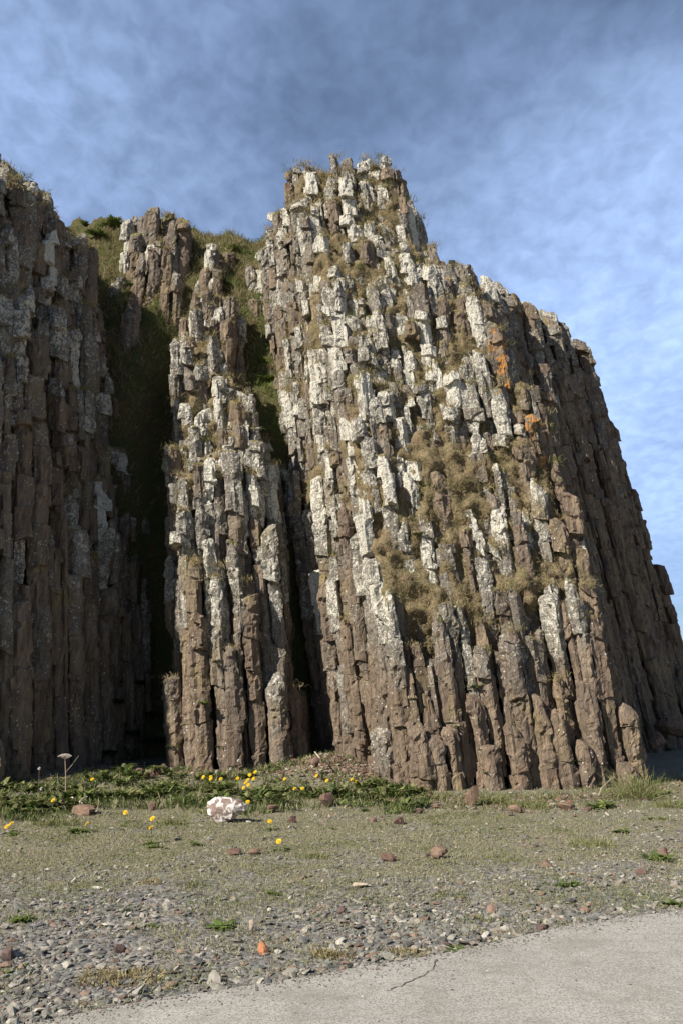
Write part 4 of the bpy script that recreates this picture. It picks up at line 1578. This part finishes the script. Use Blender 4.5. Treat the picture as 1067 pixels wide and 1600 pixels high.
BRIGHT = [(.13, .19, .04), (.19, .25, .06), (.26, .29, .10), (.09, .13, .035)]
WEEDS = [
    (120, 1300, 40, "bushy yellow green weed at the edge of the left verge"), (24, 1306, 32, "dark leafy weed around the far left dandelion"),
    (196, 1292, 22, "small weed below the lone orange dandelion"), (238, 1326, 34, "upright green weed round the long stemmed dandelion"),
    (310, 1320, 34, "thin spreading weed below the lichened boulder"), (346, 1450, 60, "long low green patch in the middle gravel"),
    (244, 1448, 28, "green sprig in the gravel left of the long low patch"), (200, 1424, 18, "tiny sprig on the gravel behind the left patches"),
    (26, 1442, 50, "round green patch at the left edge of the gravel"), (36, 1512, 24, "upright light green weed by the blackish stone"),
    (8, 1520, 26, "green clump cut by the left edge near the road"), (428, 1398, 28, "yellow green weed alone in the central turf"),
    (520, 1296, 18, "spiky little weed right of the pinkish brown rock"), (568, 1268, 30, "bright green weed below the headland's left foot"),
    (888, 1386, 44, "bushy green weed on the right turf"), (1048, 1415, 46, "flat green weed at the road edge on the far right"),
    (1030, 1344, 52, "green patch around the cube shaped stone"), (970, 1300, 36, "yellow green patch right of the headland foot"),
    (714, 1488, 50, "flat green creeping weed on the road edge"), (872, 1344, 18, "low weed beside the lone small brown stone"),
    (683, 1288, 22, "thin weed on the turf above the triangular rock"), (780, 1296, 18, "little upright weed below the tan rock"),
    (1024, 1280, 30, "light green patch near the right edge"), (880, 1262, 40, "yellow green broad leaves at the headland's right foot"),
    (938, 1262, 60, "wide clump of large green leaves below the bent stick"), (808, 1258, 24, "yellow green sprig against the headland foot"),
    (720, 1252, 18, "green sprig left of the pointed orange brown block"), (1040, 1240, 30, "dark leafed weed at the foot of the headland's right corner"),
    (665, 1256, 14, "small sprig at the headland foot above the blackish stone"), (448, 1326, 16, "leaves round the outermost orange bloom"),
    (405, 1446, 0, None),
]
for px, py, w, lab in WEEDS:
    if lab:
        weed(px, py, w, lab, BRIGHT if random.random() < .6 else GREEN)
MIDS = [(.24, .25, .10), (.30, .29, .14), (.17, .21, .06)]
for px, py, w, h, pal, lab, n in [
    (996, 1246, 60, 48, MIDS, "tall fine grass clump at the headland's right corner", 420), (925, 1322, 60, 14, MIDS, "low wide tuft of olive grass on the right gravel", 300),
    (490, 1340, 44, 10, MIDS, "low dull green tuft on the central turf", 200), (236, 1380, 30, 8, STRAW, "pale dry tuft in the left gravel", 120),
    (520, 1495, 60, 12, STRAW, "dry tuft in gravel next to the road", 260), (190, 1530, 110, 14, STRAW, "wide dry brown tuft in the near left gravel", 500),
    (640, 1490, 60, 10, STRAW, "dry straw tuft at the road edge left of the crack", 260), (820, 1262, 60, 18, MIDS, "pale green grass against the middle of the headland foot", 350),
    (770, 1256, 40, 20, MIDS, "green grass right of the pointed orange brown block", 300), (1050, 1262, 50, 16, MIDS, "light grass strip at the right edge", 300),
    (665, 1250, 40, 16, MIDS, "grass fringe ending the green verge", 200), (90, 1288, 60, 12, MIDS, "olive tuft below the left verge", 250), (270, 1288, 40, 12, MIDS, "olive tuft left of the lichened boulder", 200)]:
    tuft(px, py, w, h, pal, lab, n, .004)

# weeds and shrubs growing on the rock: placed where they root
bpy.context.view_layer.update()
dg = bpy.context.evaluated_depsgraph_get()


def on_rock(px, py):
    d = Vector(ray(px, py)).normalized()
    o_ = Vector((0, 0, CAM_Z))
    hit, loc, nrm, _, ob, _ = scene.ray_cast(dg, o_, d)
    if not hit:
        return None
    return np.array(loc) - np.array(d) * 0.02


for px, py, w, lab, pal in [
    (542, 762, 26, "bright green cushion on the left part of the headland face", BRIGHT), (650, 836, 30, "green cushion in the centre of the headland face", BRIGHT),
    (682, 1068, 32, "leafy plant low on the headland, left of a pair", BRIGHT), (742, 1074, 30, "leafy plant low on the headland, right of a pair", BRIGHT),
    (755, 1208, 26, "pale green plant just above the foot of the headland", BRIGHT), (341, 1034, 24, "dark green plant in a hollow of the buttress", GREEN),
    (320, 1100, 34, "pale plant on the ledge above the rounded stump of the buttress", BRIGHT), (343, 1168, 22, "green plant beside the rounded stump at the buttress foot", BRIGHT),
    (900, 893, 12, "tiny yellow flowered sprig near the headland's shaded edge", BRIGHT), (568, 464, 16, "small green sprig high on the headland", BRIGHT),
    (712, 1136, 26, "straggling weed in the lower middle of the headland", GREEN), (902, 1190, 30, "spiky shrub in a cleft near the headland's lower right", GREEN),
    (270, 1168, 34, "bright green herbs in the angle left of the buttress foot", BRIGHT), (485, 1110, 44, "dark ferns in the shaded mouth of the crevice", GREEN),
    (268, 775, 16, "hanging weed on the left edge of the buttress", GREEN), (245, 1200, 30, "green cushion beside the dark red blocks", BRIGHT)]:
    p = on_rock(px, py)
    if p is not None:
        weed(px, py, w, lab, pal, pos=p, n=16)
# ferns in the dark floor of the gully
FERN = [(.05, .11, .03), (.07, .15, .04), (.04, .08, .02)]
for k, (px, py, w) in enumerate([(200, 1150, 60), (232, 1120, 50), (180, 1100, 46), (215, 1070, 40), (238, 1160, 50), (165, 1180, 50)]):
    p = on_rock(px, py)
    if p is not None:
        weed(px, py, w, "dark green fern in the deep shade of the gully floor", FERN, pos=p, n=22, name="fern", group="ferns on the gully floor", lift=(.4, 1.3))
# bright bracken at the head of the gully
for px, py, w, lab in [(170, 348, 50, "large bright green bush on the skyline left of the square crag"), (152, 362, 36, "lower green bush below the skyline bush"), (205, 440, 26, "small green bush under the left side of the square crag"),
                       (365, 385, 34, "green bush on the slope right of the square crag"), (130, 345, 26, "dark bush where the left cliff meets the slope"), (420, 590, 40, "green herbs on the slope beside the headland, upper"), (412, 560, 30, "green herbs on the slope beside the headland, topmost")]:
    p = on_rock(px, py + 6)
    if p is None or p[1] > 40:
        p = at(px, py + 10, 22.0)
    weed(px, py, w, lab, BRIGHT, pos=p, n=26, name="green_bush", lift=(.5, 1.4))

# broad leaved weeds crowding the verge: copies of six plants
protos = []
for k in range(6):
    a = Acc()
    for _ in range(4):
        cx, cy = random.uniform(-.12, .12), random.uniform(-.08, .08)
        pal = [(.09, .14, .03), (.15, .20, .05), (.06, .09, .025), (.25, .27, .10), (.20, .20, .09)]
        for j in range(13):
            L = random.uniform(.09, .20)
            leaf_blade(a, (cx, cy, 0), random.uniform(0, 6.28), L, L * .12, random.uniform(.35, 1.35), jcol(random.choice(pal), .3), k % 2, bend=.5)
    protos.append(a.mesh("verge_weed"))
for m_ in protos:
    m_.materials.append(M_LEAF)
rr = random.Random(4)
for k in range(150):
    px = rr.uniform(-10, 655)
    py = float(foot_line(px)) + 6 + rr.random() ** 1.4 * float(np.interp(px, [-60, 100, 300, 520, 640, 670], [42, 44, 44, 52, 24, 6]))
    w = gpt(px, py)
    o = bpy.data.objects.new("verge_weed", rr.choice(protos))
    COL.objects.link(o)
    o.location = tuple(w.tolist())
    o.rotation_euler = (0, 0, rr.uniform(0, 6.28))
    sc_ = rr.uniform(.8, 1.7)
    o.scale = (sc_, sc_, sc_ * rr.uniform(1.0, 1.6))
    tag(o, "broad leaved green weed in the crowded verge at the foot of the cliffs", "weed", "weeds crowding the verge under the cliffs")
